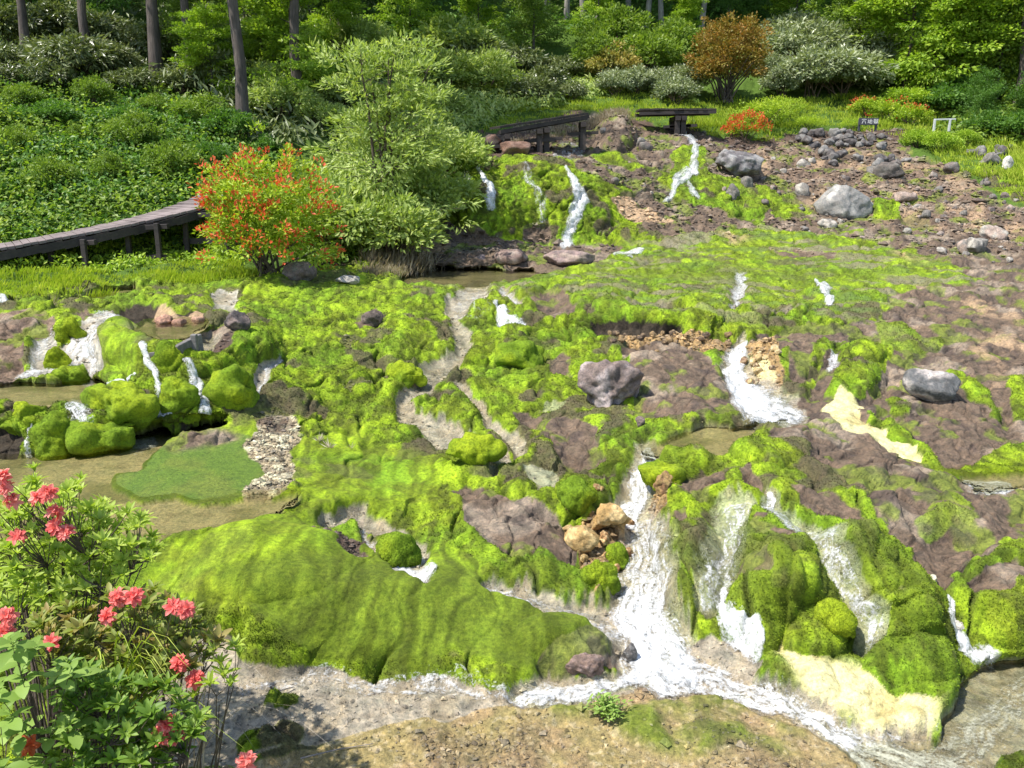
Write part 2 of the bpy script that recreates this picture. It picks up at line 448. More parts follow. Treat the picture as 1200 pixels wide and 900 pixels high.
paint('rock', [(1150, 680), (1175, 675), (1190, 700), (1170, 720), (1150, 705)], 2, 1)
paint('moss', [(1070, 605), (1100, 600), (1120, 610), (1150, 620), (1160, 640), (1120, 640), (1090, 625)], 2, 1, 0.7)

# centre: rock in the moss
paint('black', [(690, 376), (720, 372), (760, 374), (800, 378), (808, 395), (800, 405), (750, 400), (700, 395)], 1, 1)
paint('ochre', [(715, 392), (760, 394), (805, 392), (850, 398), (862, 405), (840, 418), (800, 412), (740, 410)], 1, 1)
paint('rock', [(724, 412), (760, 402), (800, 408), (832, 420), (862, 450), (868, 485), (840, 496), (790, 496), (748, 492), (740, 460), (735, 430)], 1, 1)
paint('rock', [(622, 352), (645, 346), (668, 356), (676, 372), (650, 372), (628, 368)], 1, 1)
paint('rock', [(640, 425), (660, 418), (675, 425), (672, 442), (650, 440)], 1, 1)
paint('rock', [(604, 484), (622, 484), (636, 498), (632, 508), (612, 504)], 1, 1)
paint('rock', [(636, 500), (655, 490), (680, 498), (695, 510), (700, 530), (716, 540), (690, 545), (672, 552), (648, 530), (634, 515)], 1, 1)
paint('rock', [(536, 585), (552, 574), (575, 590), (600, 600), (640, 615), (672, 640), (678, 672), (655, 675), (632, 655), (600, 668), (565, 648), (545, 625)], 1, 1)
paint('ochre', [(662, 640), (680, 620), (700, 598), (722, 590), (742, 600), (748, 615), (738, 640), (722, 655), (706, 668), (700, 690), (690, 700), (686, 670)], 1, 1)
paint('ochre', [(762, 590), (775, 575), (792, 575), (800, 600), (790, 622), (765, 615)], 1, 1)
paint('rock', [(800, 565), (820, 548), (848, 552), (850, 580), (835, 600), (815, 605), (800, 590)], 1, 1)
paint('rock', [(870, 552), (885, 548), (895, 565), (898, 580), (878, 580), (868, 565)], 1, 1)
paint('rock', [(925, 575), (945, 572), (985, 590), (1010, 612), (1015, 622), (985, 622), (950, 605), (930, 595)], 1, 1)
paint('rock', [(790, 628), (812, 622), (815, 636), (798, 642)], 1, 1)
paint('rock', [(418, 372), (440, 366), (452, 374), (440, 384), (422, 386)], 1, 1)
paint('soil', [(402, 400), (432, 396), (436, 404), (408, 408)], 2, 1, 0.8)
paint('soil', [(400, 452), (425, 446), (432, 455), (410, 462)], 2, 1, 0.8)
paint('pale', [(612, 560), (640, 552), (656, 560), (650, 590), (625, 600)], 1, 1, 0.8)
paint('pale', [(640, 470), (662, 472), (660, 485), (632, 486)], 1, 1, 0.6)
# left
paint('dirt', [(-200, 372), (40, 370), (64, 374), (58, 388), (34, 402), (26, 425), (35, 440), (10, 455), (-200, 455)], 1, 1)
paint('pale', [(90, 372), (138, 368), (142, 385), (130, 400), (128, 440), (100, 446), (95, 425), (60, 438), (25, 446), (22, 436), (60, 420), (100, 400)], 1, 1)
paint('pale', [(55, 388), (66, 392), (62, 420), (40, 430), (36, 412)], 1, 1)
paint('rock', [(80, 372), (106, 364), (112, 380), (95, 386)], 1, 1)
paint('black', [(136, 364), (160, 358), (185, 362), (200, 368), (240, 366), (240, 377), (205, 379), (160, 386), (142, 382)], 1, 1)
paint('peach', [(178, 366), (198, 362), (205, 370), (240, 366), (238, 376), (205, 379), (180, 378)], 1, 1, 0.9)
paint('pale', [(246, 346), (262, 340), (278, 346), (275, 368), (256, 372)], 1, 1)
paint('rock', [(246, 388), (262, 378), (285, 380), (286, 398), (268, 404), (248, 402)], 1, 1)
paint('soil', [(234, 406), (268, 400), (262, 412), (240, 414)], 1, 1)
paint('pale', [(294, 440), (312, 426), (332, 420), (320, 440), (300, 460)], 1, 1)
paint('black', [(-200, 498), (12, 496), (28, 515), (20, 540), (-200, 545)], 1, 1)
paint('deep', [(130, 560), (160, 545), (180, 525), (215, 510), (280, 505), (305, 515), (306, 560), (290, 584), (230, 587), (170, 584), (138, 574)], 1, 2)
paint('rock', [(185, 522), (225, 502), (275, 502), (282, 514), (240, 528), (200, 533)], 1, 3)
paint('gravel', [(300, 500), (318, 487), (345, 490), (352, 515), (345, 548), (332, 580), (300, 592), (288, 585), (305, 552), (290, 520)], 1, 2)
paint('soil', [(296, 486), (320, 482), (340, 486), (344, 500), (320, 512), (300, 502)], 1, 2, 0.8)
paint('soil', [(352, 638), (372, 628), (396, 630), (420, 640), (432, 655), (400, 656), (365, 650)], 2, 1)
# foreground mat and its edge
paint('olive', [(230, 700), (300, 672), (400, 660), (480, 680), (560, 690), (660, 720), (722, 748), (720, 775), (640, 792), (580, 795), (520, 786), (430, 780), (340, 765), (280, 735)], 2, 4)
paint('rock', [(630, 790), (655, 768), (690, 754), (716, 756), (722, 775), (690, 785), (650, 795)], 1, 1)
# silt beds and wet channels
paint('silt', [(200, 760), (250, 742), (270, 752), (300, 778), (360, 790), (420, 792), (470, 800), (540, 802), (592, 810), (612, 822), (560, 832), (480, 848), (420, 860), (340, 880), (280, 900), (150, 920), (120, 860)], 1, 1)
paint('moss', [(285, 865), (330, 842), (352, 850), (345, 880), (290, 890)], 1, 2)
paint('olive', [(318, 812), (345, 812), (352, 822), (338, 832), (315, 828)], 1, 1)
paint('sand', [(330, 890), (420, 856), (480, 846), (540, 834), (600, 824), (690, 824), (740, 802), (790, 788), (840, 798), (900, 822), (950, 852), (1000, 905), (1040, 960), (1050, 1050), (100, 1050), (150, 930)], 1, 1)
patchy('olive', [(735, 830), (790, 797), (840, 802), (905, 826), (960, 858), (1010, 915), (930, 905), (850, 885), (780, 870), (735, 850)], .5, 85, .9, -.45, .25)
patchy('olive', [(560, 832), (690, 824), (750, 826), (740, 850), (600, 850)], .4, 86, .8, -.3, .3)
patchy('soil', [(350, 890), (560, 850), (760, 850), (980, 905), (700, 930), (400, 930)], .6, 87, .45, .05, .4)
paint('soil', [(742, 800), (770, 792), (790, 796), (800, 806), (760, 812)], 1, 1, 0.7)
paint('cream', [(880, 772), (902, 750), (928, 742), (950, 766), (1000, 780), (1042, 796), (1078, 826), (1082, 858), (1056, 870), (1018, 848), (960, 822), (900, 802), (885, 784), (900, 765)], 2, 4)
paint('silt', [(790, 745), (830, 740), (890, 762), (882, 790), (905, 806), (860, 806), (800, 790)], 1, 1)
def ell(u, v, ru, rv, rot=0.0):
    c, s_ = math.cos(R(rot)), math.sin(R(rot))
    return [(u + ru * math.cos(a) * c - rv * math.sin(a) * s_, v + ru * math.cos(a) * s_ + rv * math.sin(a) * c) for a in np.linspace(0, 2 * math.pi, 28, endpoint=False)]
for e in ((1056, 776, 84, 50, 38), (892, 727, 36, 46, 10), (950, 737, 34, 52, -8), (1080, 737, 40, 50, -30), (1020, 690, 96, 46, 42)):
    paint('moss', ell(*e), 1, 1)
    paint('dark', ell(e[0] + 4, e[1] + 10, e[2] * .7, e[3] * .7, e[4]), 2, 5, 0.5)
BEDS = [
    [(525, 352, 5), (532, 378, 7), (545, 398, 8), (538, 424, 10), (505, 440, 14), (492, 452, 10), (474, 468, 8), (482, 488, 14), (520, 508, 15), (558, 524, 12), (585, 540, 8), (582, 560, 6)],
    [(535, 452, 4), (562, 474, 5), (575, 495, 5), (602, 518, 9), (610, 540, 8)],
    [(375, 606, 6), (420, 606, 9), (460, 618, 8), (488, 640, 9), (497, 668, 9)],
    [(425, 606, 6), (433, 640, 6), (460, 668, 8), (500, 680, 9)],
    [(580, 692, 10), (630, 702, 16), (690, 722, 22), (740, 745, 30)],
    [(556, 342, 16), (540, 356, 12)], [(590, 340, 5), (612, 362, 6)],
    [(868, 330, 6), (862, 358, 7)],
    [(225, 405, 8), (245, 398, 8)],
]
BEDM = np.zeros((NV, NU), f32)
for b in BEDS:
    m = line_mask(b); BEDM = np.maximum(BEDM, m)
    paint('silt', m, a=0.95)
paint('pale', line_mask(BEDS[5]), a=0.7)
# lower right mound: water sheets
SHEETS = [[(866, 606, 22), (856, 650, 28), (842, 690, 22), (832, 716, 14)],
          [(898, 584, 8), (906, 606, 14), (934, 622, 14), (958, 645, 14), (966, 680, 14), (986, 705, 12), (1000, 735, 14), (1006, 765, 16)]]
for b in SHEETS:
    m = line_mask(b); BEDM = np.maximum(BEDM, m); paint('pale', m, a=0.6)
for n in POOLM:
    paint('bed' if n != 'bottom_right' else 'pale', POOLM[n], a=0.95)
CASC = [[(760, 530, 14), (750, 565, 20), (742, 596, 24), (755, 620, 26), (760, 655, 40), (757, 690, 45), (756, 740, 55), (790, 776, 40), (855, 798, 20), (905, 816, 15), (955, 842, 17), (1000, 868, 24), (1050, 890, 38), (1110, 905, 45)],
        [(600, 814, 12), (650, 808, 20), (700, 806, 18), (740, 790, 20)], [(868, 405, 10), (860, 430, 18), (880, 465, 26), (925, 482, 20)]]
for b in CASC:
    m = line_mask(b); BEDM = np.maximum(BEDM, m); paint('silt', m, a=0.9)
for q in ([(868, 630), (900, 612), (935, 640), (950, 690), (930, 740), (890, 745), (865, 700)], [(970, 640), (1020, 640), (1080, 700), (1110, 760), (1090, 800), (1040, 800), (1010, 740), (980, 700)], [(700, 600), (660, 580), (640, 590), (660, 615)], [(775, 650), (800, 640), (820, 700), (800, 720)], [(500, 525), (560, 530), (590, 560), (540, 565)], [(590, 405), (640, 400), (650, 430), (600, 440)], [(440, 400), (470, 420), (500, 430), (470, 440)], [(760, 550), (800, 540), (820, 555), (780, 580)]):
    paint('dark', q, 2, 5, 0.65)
paint('rock', [(905, 628), (925, 625), (932, 645), (912, 652)], 2, 1)
paint('rock', [(880, 690), (905, 680), (915, 700), (890, 712)], 2, 1, .8)
paint('rock', [(1030, 700), (1060, 715), (1075, 740), (1045, 735)], 2, 1, .8)
paint('olive', [(640, 320), (800, 316), (1040, 318), (1060, 330), (900, 338), (700, 334)], 2, 4, 0.7)
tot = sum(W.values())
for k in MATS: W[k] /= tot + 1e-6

# ---- relief
x, y, z = X, Y, Z
W['bed'] = W['bed']
moss = W['moss'] + W['olive'] * 0.6 + W['deep'] * 0.3
rockm = W['rock'] + W['dirt'] + W['soil'] * 0.6 + W['black'] + W['ochre'] + W['peach'] + W['cream'] * 0.5
LUMP = np.ones((NV, NU), f32)
def lump(poly, val, soft=6):
    global LUMP
    m = ingrid(poly, 2, soft); LUMP = LUMP * (1 - m) + val * m
lump([(150, 690), (230, 640), (330, 600), (420, 640), (560, 680), (722, 745), (722, 780), (600, 795), (520, 785), (430, 775), (330, 755), (270, 735)], 0.16)
lump([(120, 500), (320, 495), (320, 600), (120, 600)], 0.06)
lump([(-100, 320), (1300, 260), (1300, 335), (900, 345), (640, 335), (430, 340), (-100, 350)], 0.75)
lump([(330, 520), (420, 500), (520, 560), (520, 600), (360, 610)], 0.4)
lump([(330, 890), (420, 856), (690, 820), (790, 788), (900, 822), (1000, 905), (1000, 1000), (300, 1000)], 0.08)
lump([(130, 372), (190, 392), (160, 430), (120, 446)], 0.3)
wx = x + 0.12 * fbm(x, y, z, 0.5, 2, 91); wy = y + 0.12 * fbm(x, y, z, 0.5, 2, 92); wz = z
d1, d2, cid = voronoi(wx, wy * 0.75, wz, 0.52, 5)
cush = np.sqrt(np.clip(1 - (d1 / 0.85) ** 2, 0, 1)) * (0.55 + 0.9 * cid)
e1, e2, cid2 = voronoi(wx, wy, wz, 0.19, 6)
cush2 = np.sqrt(np.clip(1 - (e1 / 0.8) ** 2, 0, 1))
n_big = fbm(x, y, z, 2.4, 2, 11)
n_mid = fbm(x, y, z, 0.7, 3, 12)
n_bil = np.abs(perlin(x / 0.33, y / 0.33, z / 0.33, 13))
n_fine = fbm(x, y, z, 0.11, 2, 14)
n_mic = perlin(x / 0.035, y / 0.035, z / 0.035, 15)
zone = sstep(-0.25, 0.25, n_big)
hm = LUMP * (0.13 * (cush - 0.55) * (0.35 + 0.9 * zone) + 0.042 * (cush2 - 0.5) + 0.10 * (n_bil - 0.2) + 0.05 * n_mid) + 0.012 * n_fine * np.clip(LUMP * 1.6, 0.2, 1) + 0.05
ridg = 1 - np.abs(perlin(x / 0.45, y / 0.45, z / 0.45, 21)) * 2
r1, r2, rid = voronoi(x + 0.05 * n_mid, y, z, 0.26, 22)
hr = 0.05 * (ridg - 0.5) + 0.11 * n_mid + 0.045 * (rid - 0.5) + 0.02 * n_fine - 0.015 * sstep(0.12, 0.0, r2 - r1)
q1, q2, qid = voronoi(x, y, z, 0.11, 23)
ho = 0.09 * (qid - 0.4) + 0.05 * np.sqrt(np.clip(1 - q1 * q1, 0, 1)) + 0.05 * n_mid
hg = 0.015 * n_fine + 0.02 * n_mid
wsoft = {k: W[k] for k in MATS}
# gullies between the moss masses, mostly running down the slope
gul = np.abs(fbm(wx / 0.75, wy / 1.6, wz, 1.0, 3, 61))
gul = np.exp(-(gul / 0.055) ** 2) * sstep(-0.2, 0.25, fbm(x, y, z, 1.7, 2, 62)) * np.clip(LUMP * 1.2, 0, 1)
strat = fbm(x * 0.8, y * 0.8, z * 4.5 + n_mid * .5, 0.5, 3, 63)
crk = np.exp(-((r2 - r1) / 0.05) ** 2)
hr = hr + 0.06 * np.clip(strat, -.6, .6) - 0.014 * crk
hm = hm - 0.085 * gul
WH = {k: blur(W[k], 2, 3, 2) for k in MATS}
WH['cream'] = blur(W['cream'], 7, 9, 2)
H = (WH['moss'] + WH['olive'] + WH['dark']) * hm + WH['deep'] * (0.005 + 0.01 * n_mid) + (WH['rock'] + WH['dirt'] + WH['black'] + WH['soil']) * hr * 1.0 * (1 - 0.5 * WH['soil']) + WH['peach'] * hr * 0.6 \
    + (WH['ochre'] + 0.35 * WH['gravel']) * ho + WH['cream'] * (0.03 + 0.06 * n_mid + 0.06 * (cush2 - 0.5) + 0.05 * n_bil + 0.02 * n_fine) + (WH['silt'] + WH['sand'] + WH['pale'] + WH['bed']) * (hg - 0.03) + WH['herb'] * 0.15 * n_mid \
    - WH['black'] * 0.15
H -= blur(BEDM, 2, 2, 2) * 0.05
for n in POOLM: H = H * (1 - POOLM[n]) + POOLM[n] * (-0.05 + 0.012 * n_mid)
H += WH['sand'] * 0.02 * n_mid
# domes: (u, v, ru, rv, height m)
def dome(u, v, ru, rv, h, p=0.7, rot=0.0):
    global H
    c, s_ = math.cos(R(rot)), math.sin(R(rot))
    a = ((U - u + WU2 * 0.8) * c + (V - v + WV2 * 0.8) * s_) / ru; b_ = (-(U - u + WU2 * 0.8) * s_ + (V - v + WV2 * 0.8) * c) / rv
    H = H + h * np.clip(1 - (a * a + b_ * b_), 0, 1) ** p
dome(1075, 585, 110, 38, 0.16, 0.8, 28)       # purple ridge
dome(1110, 490, 70, 40, 0.14, 0.8, 20)
dome(800, 460, 75, 45, 0.18, 0.7, 20)         # wet lava slab by the white fall
dome(605, 630, 85, 52, 0.16, 0.7, 25)
dome(905, 665, 44, 70, 0.20, 0.6); dome(1020, 690, 100, 48, 0.22, 0.6, 42); dome(1050, 770, 76, 42, 0.26, 0.55, 38)
dome(806, 655, 38, 78, 0.22, 0.6, -14); dome(892, 725, 36, 46, 0.20, 0.55, 10); dome(950, 735, 34, 52, 0.20, 0.55, -8); dome(925, 690, 30, 40, 0.10, 0.6)
dome(985, 660, 40, 30, 0.10, 0.6, 30); dome(1080, 735, 40, 50, 0.14, 0.6, -30); dome(1000, 725, 26, 50, 0.12, 0.6, -15); dome(830, 590, 60, 34, 0.10, 0.7)
dome(640, 585, 60, 34, 0.14, 0.7, 20); dome(570, 545, 26, 24, 0.10); dome(610, 415, 24, 18, 0.16)
dome(470, 425, 24, 24, 0.14); dome(480, 385, 40, 26, 0.10); dome(960, 800, 90, 34, 0.08, 0.8, 18)
dome(1180, 705, 70, 60, 0.26, 0.6); dome(930, 420, 45, 28, 0.16); dome(1000, 440, 40, 34, 0.12)
dome(130, 398, 60, 34, 0.14); dome(150, 410, 45, 22, 0.10); dome(290, 400, 40, 30, 0.18)
dome(720, 160, 26, 22, 0.55); dome(640, 340, 40, 12, 0.10); dome(700, 345, 60, 22, 0.15); dome(830, 345, 90, 22, 0.10)
dome(430, 710, 290, 80, 0.10, 0.6, 8); dome(660, 760, 60, 28, 0.12); dome(300, 660, 110, 55, 0.10)
dome(640, 235, 90, 50, 0.3, 0.8); dome(560, 240, 25, 40, 0.25)
H *= np.clip(D / 4.0, 0.4, 1.0)
X = X + NB[..., 0] * H; Y = Y + NB[..., 1] * H; Z = Z + NB[..., 2] * H
# water stands level: push the bed below it
for n, (poly, zz) in POOLS.items():
    inm = POOLM[n] > 0.5
    Z = np.where(inm, np.minimum(Z, zz * S - 0.015), Z)

def iu(u): return np.clip(np.searchsorted(GU, u), 0, NU - 1)
def iv(v): return np.clip(np.searchsorted(GV, v), 0, NV - 1)
def ground(u, v):
    j, i = int(iv(v)), int(iu(u))
    return Vector((float(X[j, i]), float(Y[j, i]), float(Z[j, i])))
def at(u, v, Yd):
    """point on the sight line through photo point (u,v) at distance Yd metres"""
    b = (450 - v) / F
    k = CP + b * SP
    return Vector(((u - 600) / F / k * Yd, Yd, ZC + (-SP + b * CP) / k * Yd))
def zground(px, py):
    """terrain height near a world point: nearest sheet vertex"""
    d = (Xc - px) ** 2 + (Yc - py) ** 2
    k = int(np.argmin(d))
    return float(Zc[k])
Xc = X[::4, ::4].ravel(); Yc = Y[::4, ::4].ravel(); Zc = Z[::4, ::4].ravel()

# ---- colours of the covers, with the shade of moss hollows and creases painted in
def rgb(*c): return np.array(c, f32)
COLR = {
    'moss': rgb(.195, .295, .016), 'deep': rgb(.105, .175, .02), 'olive': rgb(.115, .165, .013), 'rock': rgb(.152, .108, .076), 'dirt': rgb(.205, .145, .105),
    'ochre': rgb(.31, .205, .095), 'cream': rgb(.70, .63, .33), 'silt': rgb(.33, .285, .215), 'gravel': rgb(.34, .28, .18), 'sand': rgb(.33, .25, .125),
    'dark': rgb(.095, .135, .012), 'bed': rgb(.40, .34, .20),
    'pale': rgb(.40, .37, .31), 'herb': rgb(.075, .13, .022), 'soil': rgb(.10, .07, .055), 'peach': rgb(.42, .29, .18), 'black': rgb(.05, .04, .03)}
C = np.zeros((NV, NU, 3), f32)
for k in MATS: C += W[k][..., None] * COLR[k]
m3 = (W['moss'])[..., None]
n_tone = fbm(X, Y, Z, 1.1, 3, 41)
n_sp = fbm(X, Y, Z, 0.16, 3, 42)
t_y = sstep(-0.15, 0.35, n_tone)[..., None]
C = C * (1 - m3 * t_y * 0.5) + m3 * t_y * 0.5 * rgb(.255, .345, .015)
t_g = sstep(0.0, 0.5, -n_tone)[..., None]
C = C * (1 - m3 * t_g * 0.55) + m3 * t_g * 0.55 * rgb(.105, .21, .014)
t_o = sstep(0.08, 0.42, fbm(X, Y, Z, 0.55, 4, 51))[..., None] * m3
C = C * (1 - t_o * .5) + t_o * .5 * rgb(.12, .135, .014)
# fine downhill streaks of tone, with the shade of thin creases painted in
stm = fbm(X / .10 + 1.5 * n_mid, Y / .75, Z / .30, 1.0, 3, 55)[..., None]
mo = np.clip(m3 + (W['olive'] + W['dark'])[..., None], 0, 1)
C = C * (1 + mo * np.clip(stm, -.6, .6) * .75)
sk = sstep(.22, .38, fbm(X / .16 + n_mid, Y / .8, Z / .4, 1.0, 3, 56))[..., None] * mo * np.clip(LUMP + .25, 0, 1)[..., None]
C = C * (1 - sk * .6) + sk * .6 * rgb(.07, .085, .014)
# crease shade put into the colour: low hollows and gullies go dark green
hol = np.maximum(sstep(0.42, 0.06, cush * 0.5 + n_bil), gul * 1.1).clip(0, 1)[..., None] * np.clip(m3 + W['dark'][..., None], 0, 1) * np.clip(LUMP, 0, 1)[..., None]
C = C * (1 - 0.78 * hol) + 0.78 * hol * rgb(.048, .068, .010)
sp = (sstep(0.20, 0.42, n_sp) * np.clip(LUMP + 0.15, 0, 1))[..., None] * (m3 + W['olive'][..., None] * 0.7)
C = C * (1 - 0.62 * sp) + 0.62 * sp * rgb(.065, .075, .016)
# bare spots of rock where the moss is thin
bare = sstep(0.26, 0.36, fbm(X, Y, Z, 0.9, 4, 43))[..., None] * m3 * np.clip(LUMP, 0, 1)[..., None]
C = C * (1 - bare * .85) + bare * .85 * rgb(.095, .07, .055)
# the wet terrace: films of water, silt and bare rock streaked across the moss
TZ = ingrid([(440, 336), (700, 318), (780, 268), (960, 262), (1150, 295), (1260, 325), (1100, 350), (1030, 372), (930, 380), (690, 362), (540, 345)], 2, 8)
stk = fbm(X / 1.8, Y / 0.55, Z * 0, 1.0, 4, 54)
k1 = (sstep(0.12, 0.34, stk) * TZ)[..., None] * m3
C = C * (1 - k1 * .8) + k1 * .8 * rgb(.20, .17, .11)
k2 = (sstep(0.15, 0.4, -stk) * TZ)[..., None] * m3
C = C * (1 - k2 * .6) + k2 * .6 * rgb(.09, .15, .02)
# mineral films on rock, moss films on rock
rk = (W['rock'] + W['dirt'])[..., None]
f1 = sstep(0.15, 0.45, fbm(X, Y, Z, 0.8, 4, 44))[..., None]
C = C * (1 - rk * f1 * .6) + rk * f1 * .6 * rgb(.34, .275, .21)
f2 = sstep(0.14, 0.30, fbm(X, Y, Z, 0.6, 4, 45))[..., None]
C = C * (1 - rk * f2 * .75) + rk * f2 * .75 * rgb(.16, .215, .018)
f3 = sstep(0.25, 0.45, fbm(X, Y, Z, 0.35, 3, 46))[..., None]
C = C * (1 - rk * f3 * .6) + rk * f3 * .6 * rgb(.06, .045, .042)
ck_ = (crk * .7 + sstep(.15, .4, -strat) * .5).clip(0, 1)[..., None] * rk
C = C * (1 - ck_ * .42) + ck_ * .42 * rgb(.045, .035, .032)
C = C * (1 + rk * 0.38 * np.clip(fbm(X, Y, Z, 0.12, 3, 49), -.8, .9)[..., None])
dp = W['deep'][..., None]
f7 = sstep(-.2, .4, fbm(X, Y * .6, Z, 0.5, 4, 50))[..., None]
C = C * (1 - dp * f7 * .6) + dp * f7 * .6 * rgb(.16, .19, .03)
oc = (W['ochre'] + W['gravel'])[..., None]
C = C * (1 - oc * .6) + oc * .6 * C * (0.45 + 1.35 * qid[..., None])
gr = W['gravel'][..., None] * (qid > 0.62)[..., None]
C = C * (1 - gr) + gr * rgb(.62, .56, .38)
sa = W['sand'][..., None]
f4 = sstep(0.0, 0.5, n_tone)[..., None]
C = C * (1 - sa * f4 * .35) + sa * f4 * .35 * rgb(.25, .22, .07)
f5 = sstep(0.22, 0.40, fbm(X, Y, Z, 0.05, 2, 47))[..., None]
C = C * (1 - sa * f5 * .6) + sa * f5 * .6 * rgb(.50, .41, .25)
f6 = sstep(0.1, 0.4, fbm(X, Y, Z, 0.4, 3, 48))[..., None]
C = C * (1 - sa * f6 * .35) + sa * f6 * .35 * rgb(.35, .22, .14)
cr = W['cream'][..., None]
C = C * (1 - cr * f6 * .5) + cr * f6 * .5 * rgb(.40, .29, .09)
C = C * (1 - cr * f3 * .35) + cr * f3 * .35 * rgb(.36, .36, .10)
bd = W['bed'][..., None]
f8 = sstep(-.15, .4, fbm(X, Y * 1.6, Z, 0.9, 4, 52))[..., None]
C = C * (1 - bd * f8 * .75) + bd * f8 * .75 * rgb(.155, .155, .06)
C = C * (1 - bd * f3 * .4) + bd * f3 * .4 * rgb(.17, .14, .08)
sl_ = W['silt'][..., None] + W['pale'][..., None]
C = C * (1 - sl_ * f3 * .5) + sl_ * f3 * .5 * rgb(.15, .14, .10)
f9 = sstep(-.1, .4, fbm(X, Y, Z, 0.3, 4, 53))[..., None] * sl_
C = C * (1 - f9 * .5) + f9 * .5 * rgb(.27, .21, .12)
C = C * (1 + sl_ * .5 * np.clip(n_fine, -.8, .8)[..., None])
C = C * (1 + 0.22 * np.clip(n_mic, -1, 1)[..., None])
C = np.clip(C, 0.004, 0.85)
WET = np.clip(BEDM * 0.95 + W['silt'] * 0.7 + W['pale'] * 0.7 + W['deep'] * 0.5 + sum(blur(POOLM[n], 3, 3) for n in POOLM) * 0.5 + k1[..., 0] * .8 + k2[..., 0] * .5 + W['rock'] * 0.28 + W['cream'] * .2, 0, 1)
FUZZ = np.clip(W['moss'] + W['olive'] + W['dark'], 0, 1)

# ---- the ground material
def ground_material():
    m, nt, N, L, b = new_mat('mossy_ground')
    tint = attr(nt, 'tint'); wet = attr(nt, 'wet'); fz = attr(nt, 'fuzz')
    geo = N.new('ShaderNodeNewGeometry')
    pos = geo.outputs['Position']
    n1 = nnoise(nt, 34, 5, 0.7, pos); n2 = nnoise(nt, 120, 4, 0.7, pos); n3 = nnoise(nt, 9, 4, 0.65, pos)
    # moss tips and gaps
    g = ramp(nt, n1.outputs[0], [(0.30, (.50, .53, .50)), (0.50, (1, 1, 1)), (0.70, (1.42, 1.36, 1.2))])
    g2 = ramp(nt, n2.outputs[0], [(0.3, (.75, .75, .75)), (0.5, (1, 1, 1)), (0.7, (1.25, 1.25, 1.25))])
    g3 = ramp(nt, n3.outputs[0], [(0.3, (.75, .8, .8)), (0.5, (1, 1, 1)), (0.7, (1.2, 1.15, 1.1))])
    c = mixc(nt, 1.0, tint.outputs[0], g, 'MULTIPLY')
    c = mixc(nt, 1.0, c, g2, 'MULTIPLY')
    c = mixc(nt, 1.0, c, g3, 'MULTIPLY')
    L.new(c, b.inputs['Base Color'])
    rr = N.new('ShaderNodeMapRange'); rr.inputs[3].default_value = 0.85; rr.inputs[4].default_value = 0.22
    L.new(wet.outputs['Fac'], rr.inputs[0]); L.new(rr.outputs[0], b.inputs['Roughness'])
    sr = N.new('ShaderNodeMapRange'); sr.inputs[3].default_value = 0.12; sr.inputs[4].default_value = 0.6
    L.new(wet.outputs['Fac'], sr.inputs[0]); L.new(sr.outputs[0], b.inputs['Specular IOR Level'])
    hsum = mathn(nt, 'ADD', mathn(nt, 'MULTIPLY', n1.outputs[0], 1.0), mathn(nt, 'MULTIPLY', n2.outputs[0], 0.45))
    L.new(bump(nt, hsum, 0.75, 0.03), b.inputs['Normal'])
    b.inputs['Sheen Roughness'].default_value = 0.5
    b.inputs['Sheen Tint'].default_value = (.75, .9, .25, 1)
    L.new(mathn(nt, 'MULTIPLY', fz.outputs['Fac'], 0.12), b.inputs['Sheen Weight'])
    return m
M_GROUND = ground_material()

# ---- split into moss carpet (stuff) and bare ground (structure); shared normals keep the seam invisible
PV = np.stack([X, Y, Z], -1).reshape(-1, 3)
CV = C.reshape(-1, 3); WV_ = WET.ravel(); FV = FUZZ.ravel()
NRM = np.stack([g for g in np.moveaxis(normals(X, Y, Z), -1, 0)], -1)
P4 = np.stack([X, Y, Z], -1)
du = np.gradient(P4, axis=1); dv = np.gradient(P4, axis=0)
NRM = np.cross(du, -dv); NRM /= np.linalg.norm(NRM, axis=-1, keepdims=True) + 1e-9
NRM = NRM.reshape(-1, 3).astype(f32)
idx = np.arange(NV * NU, dtype=np.int32).reshape(NV, NU)
Q = np.stack([idx[1:, :-1], idx[1:, 1:], idx[:-1, 1:], idx[:-1, :-1]], -1).reshape(-1, 4)
FQ = FUZZ[:-1, :-1] + FUZZ[1:, 1:]
mossq = (blur(FQ, 2, 2) > 1.0).ravel() & (V[:-1, :-1].ravel() > 150) & (V[:-1, :-1].ravel() < 930)
def sub_sheet(name, faces, off=None, extra=None, base=None):
    u_, inv = np.unique(faces, return_inverse=True)
    inv = inv.reshape(faces.shape)
    at_ = {'wet': WV_[u_], 'fuzz': FV[u_]} if extra is None else {k: a[u_] for k, a in extra.items()}
    co = PV[u_] if base is None else base[u_]
    me = mesh_np(name, co, inv, True, at_, {'tint': CV[u_]} if extra is None else None)
    if off is None:
        me.normals_split_custom_set_from_vertices(NRM[u_])
    return me
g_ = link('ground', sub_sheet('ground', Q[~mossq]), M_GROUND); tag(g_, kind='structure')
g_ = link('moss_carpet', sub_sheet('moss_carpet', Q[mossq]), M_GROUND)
tag(g_, 'bright yellow-green moss carpet spread over the wet lava steps between the streams', 'moss', kind='stuff')
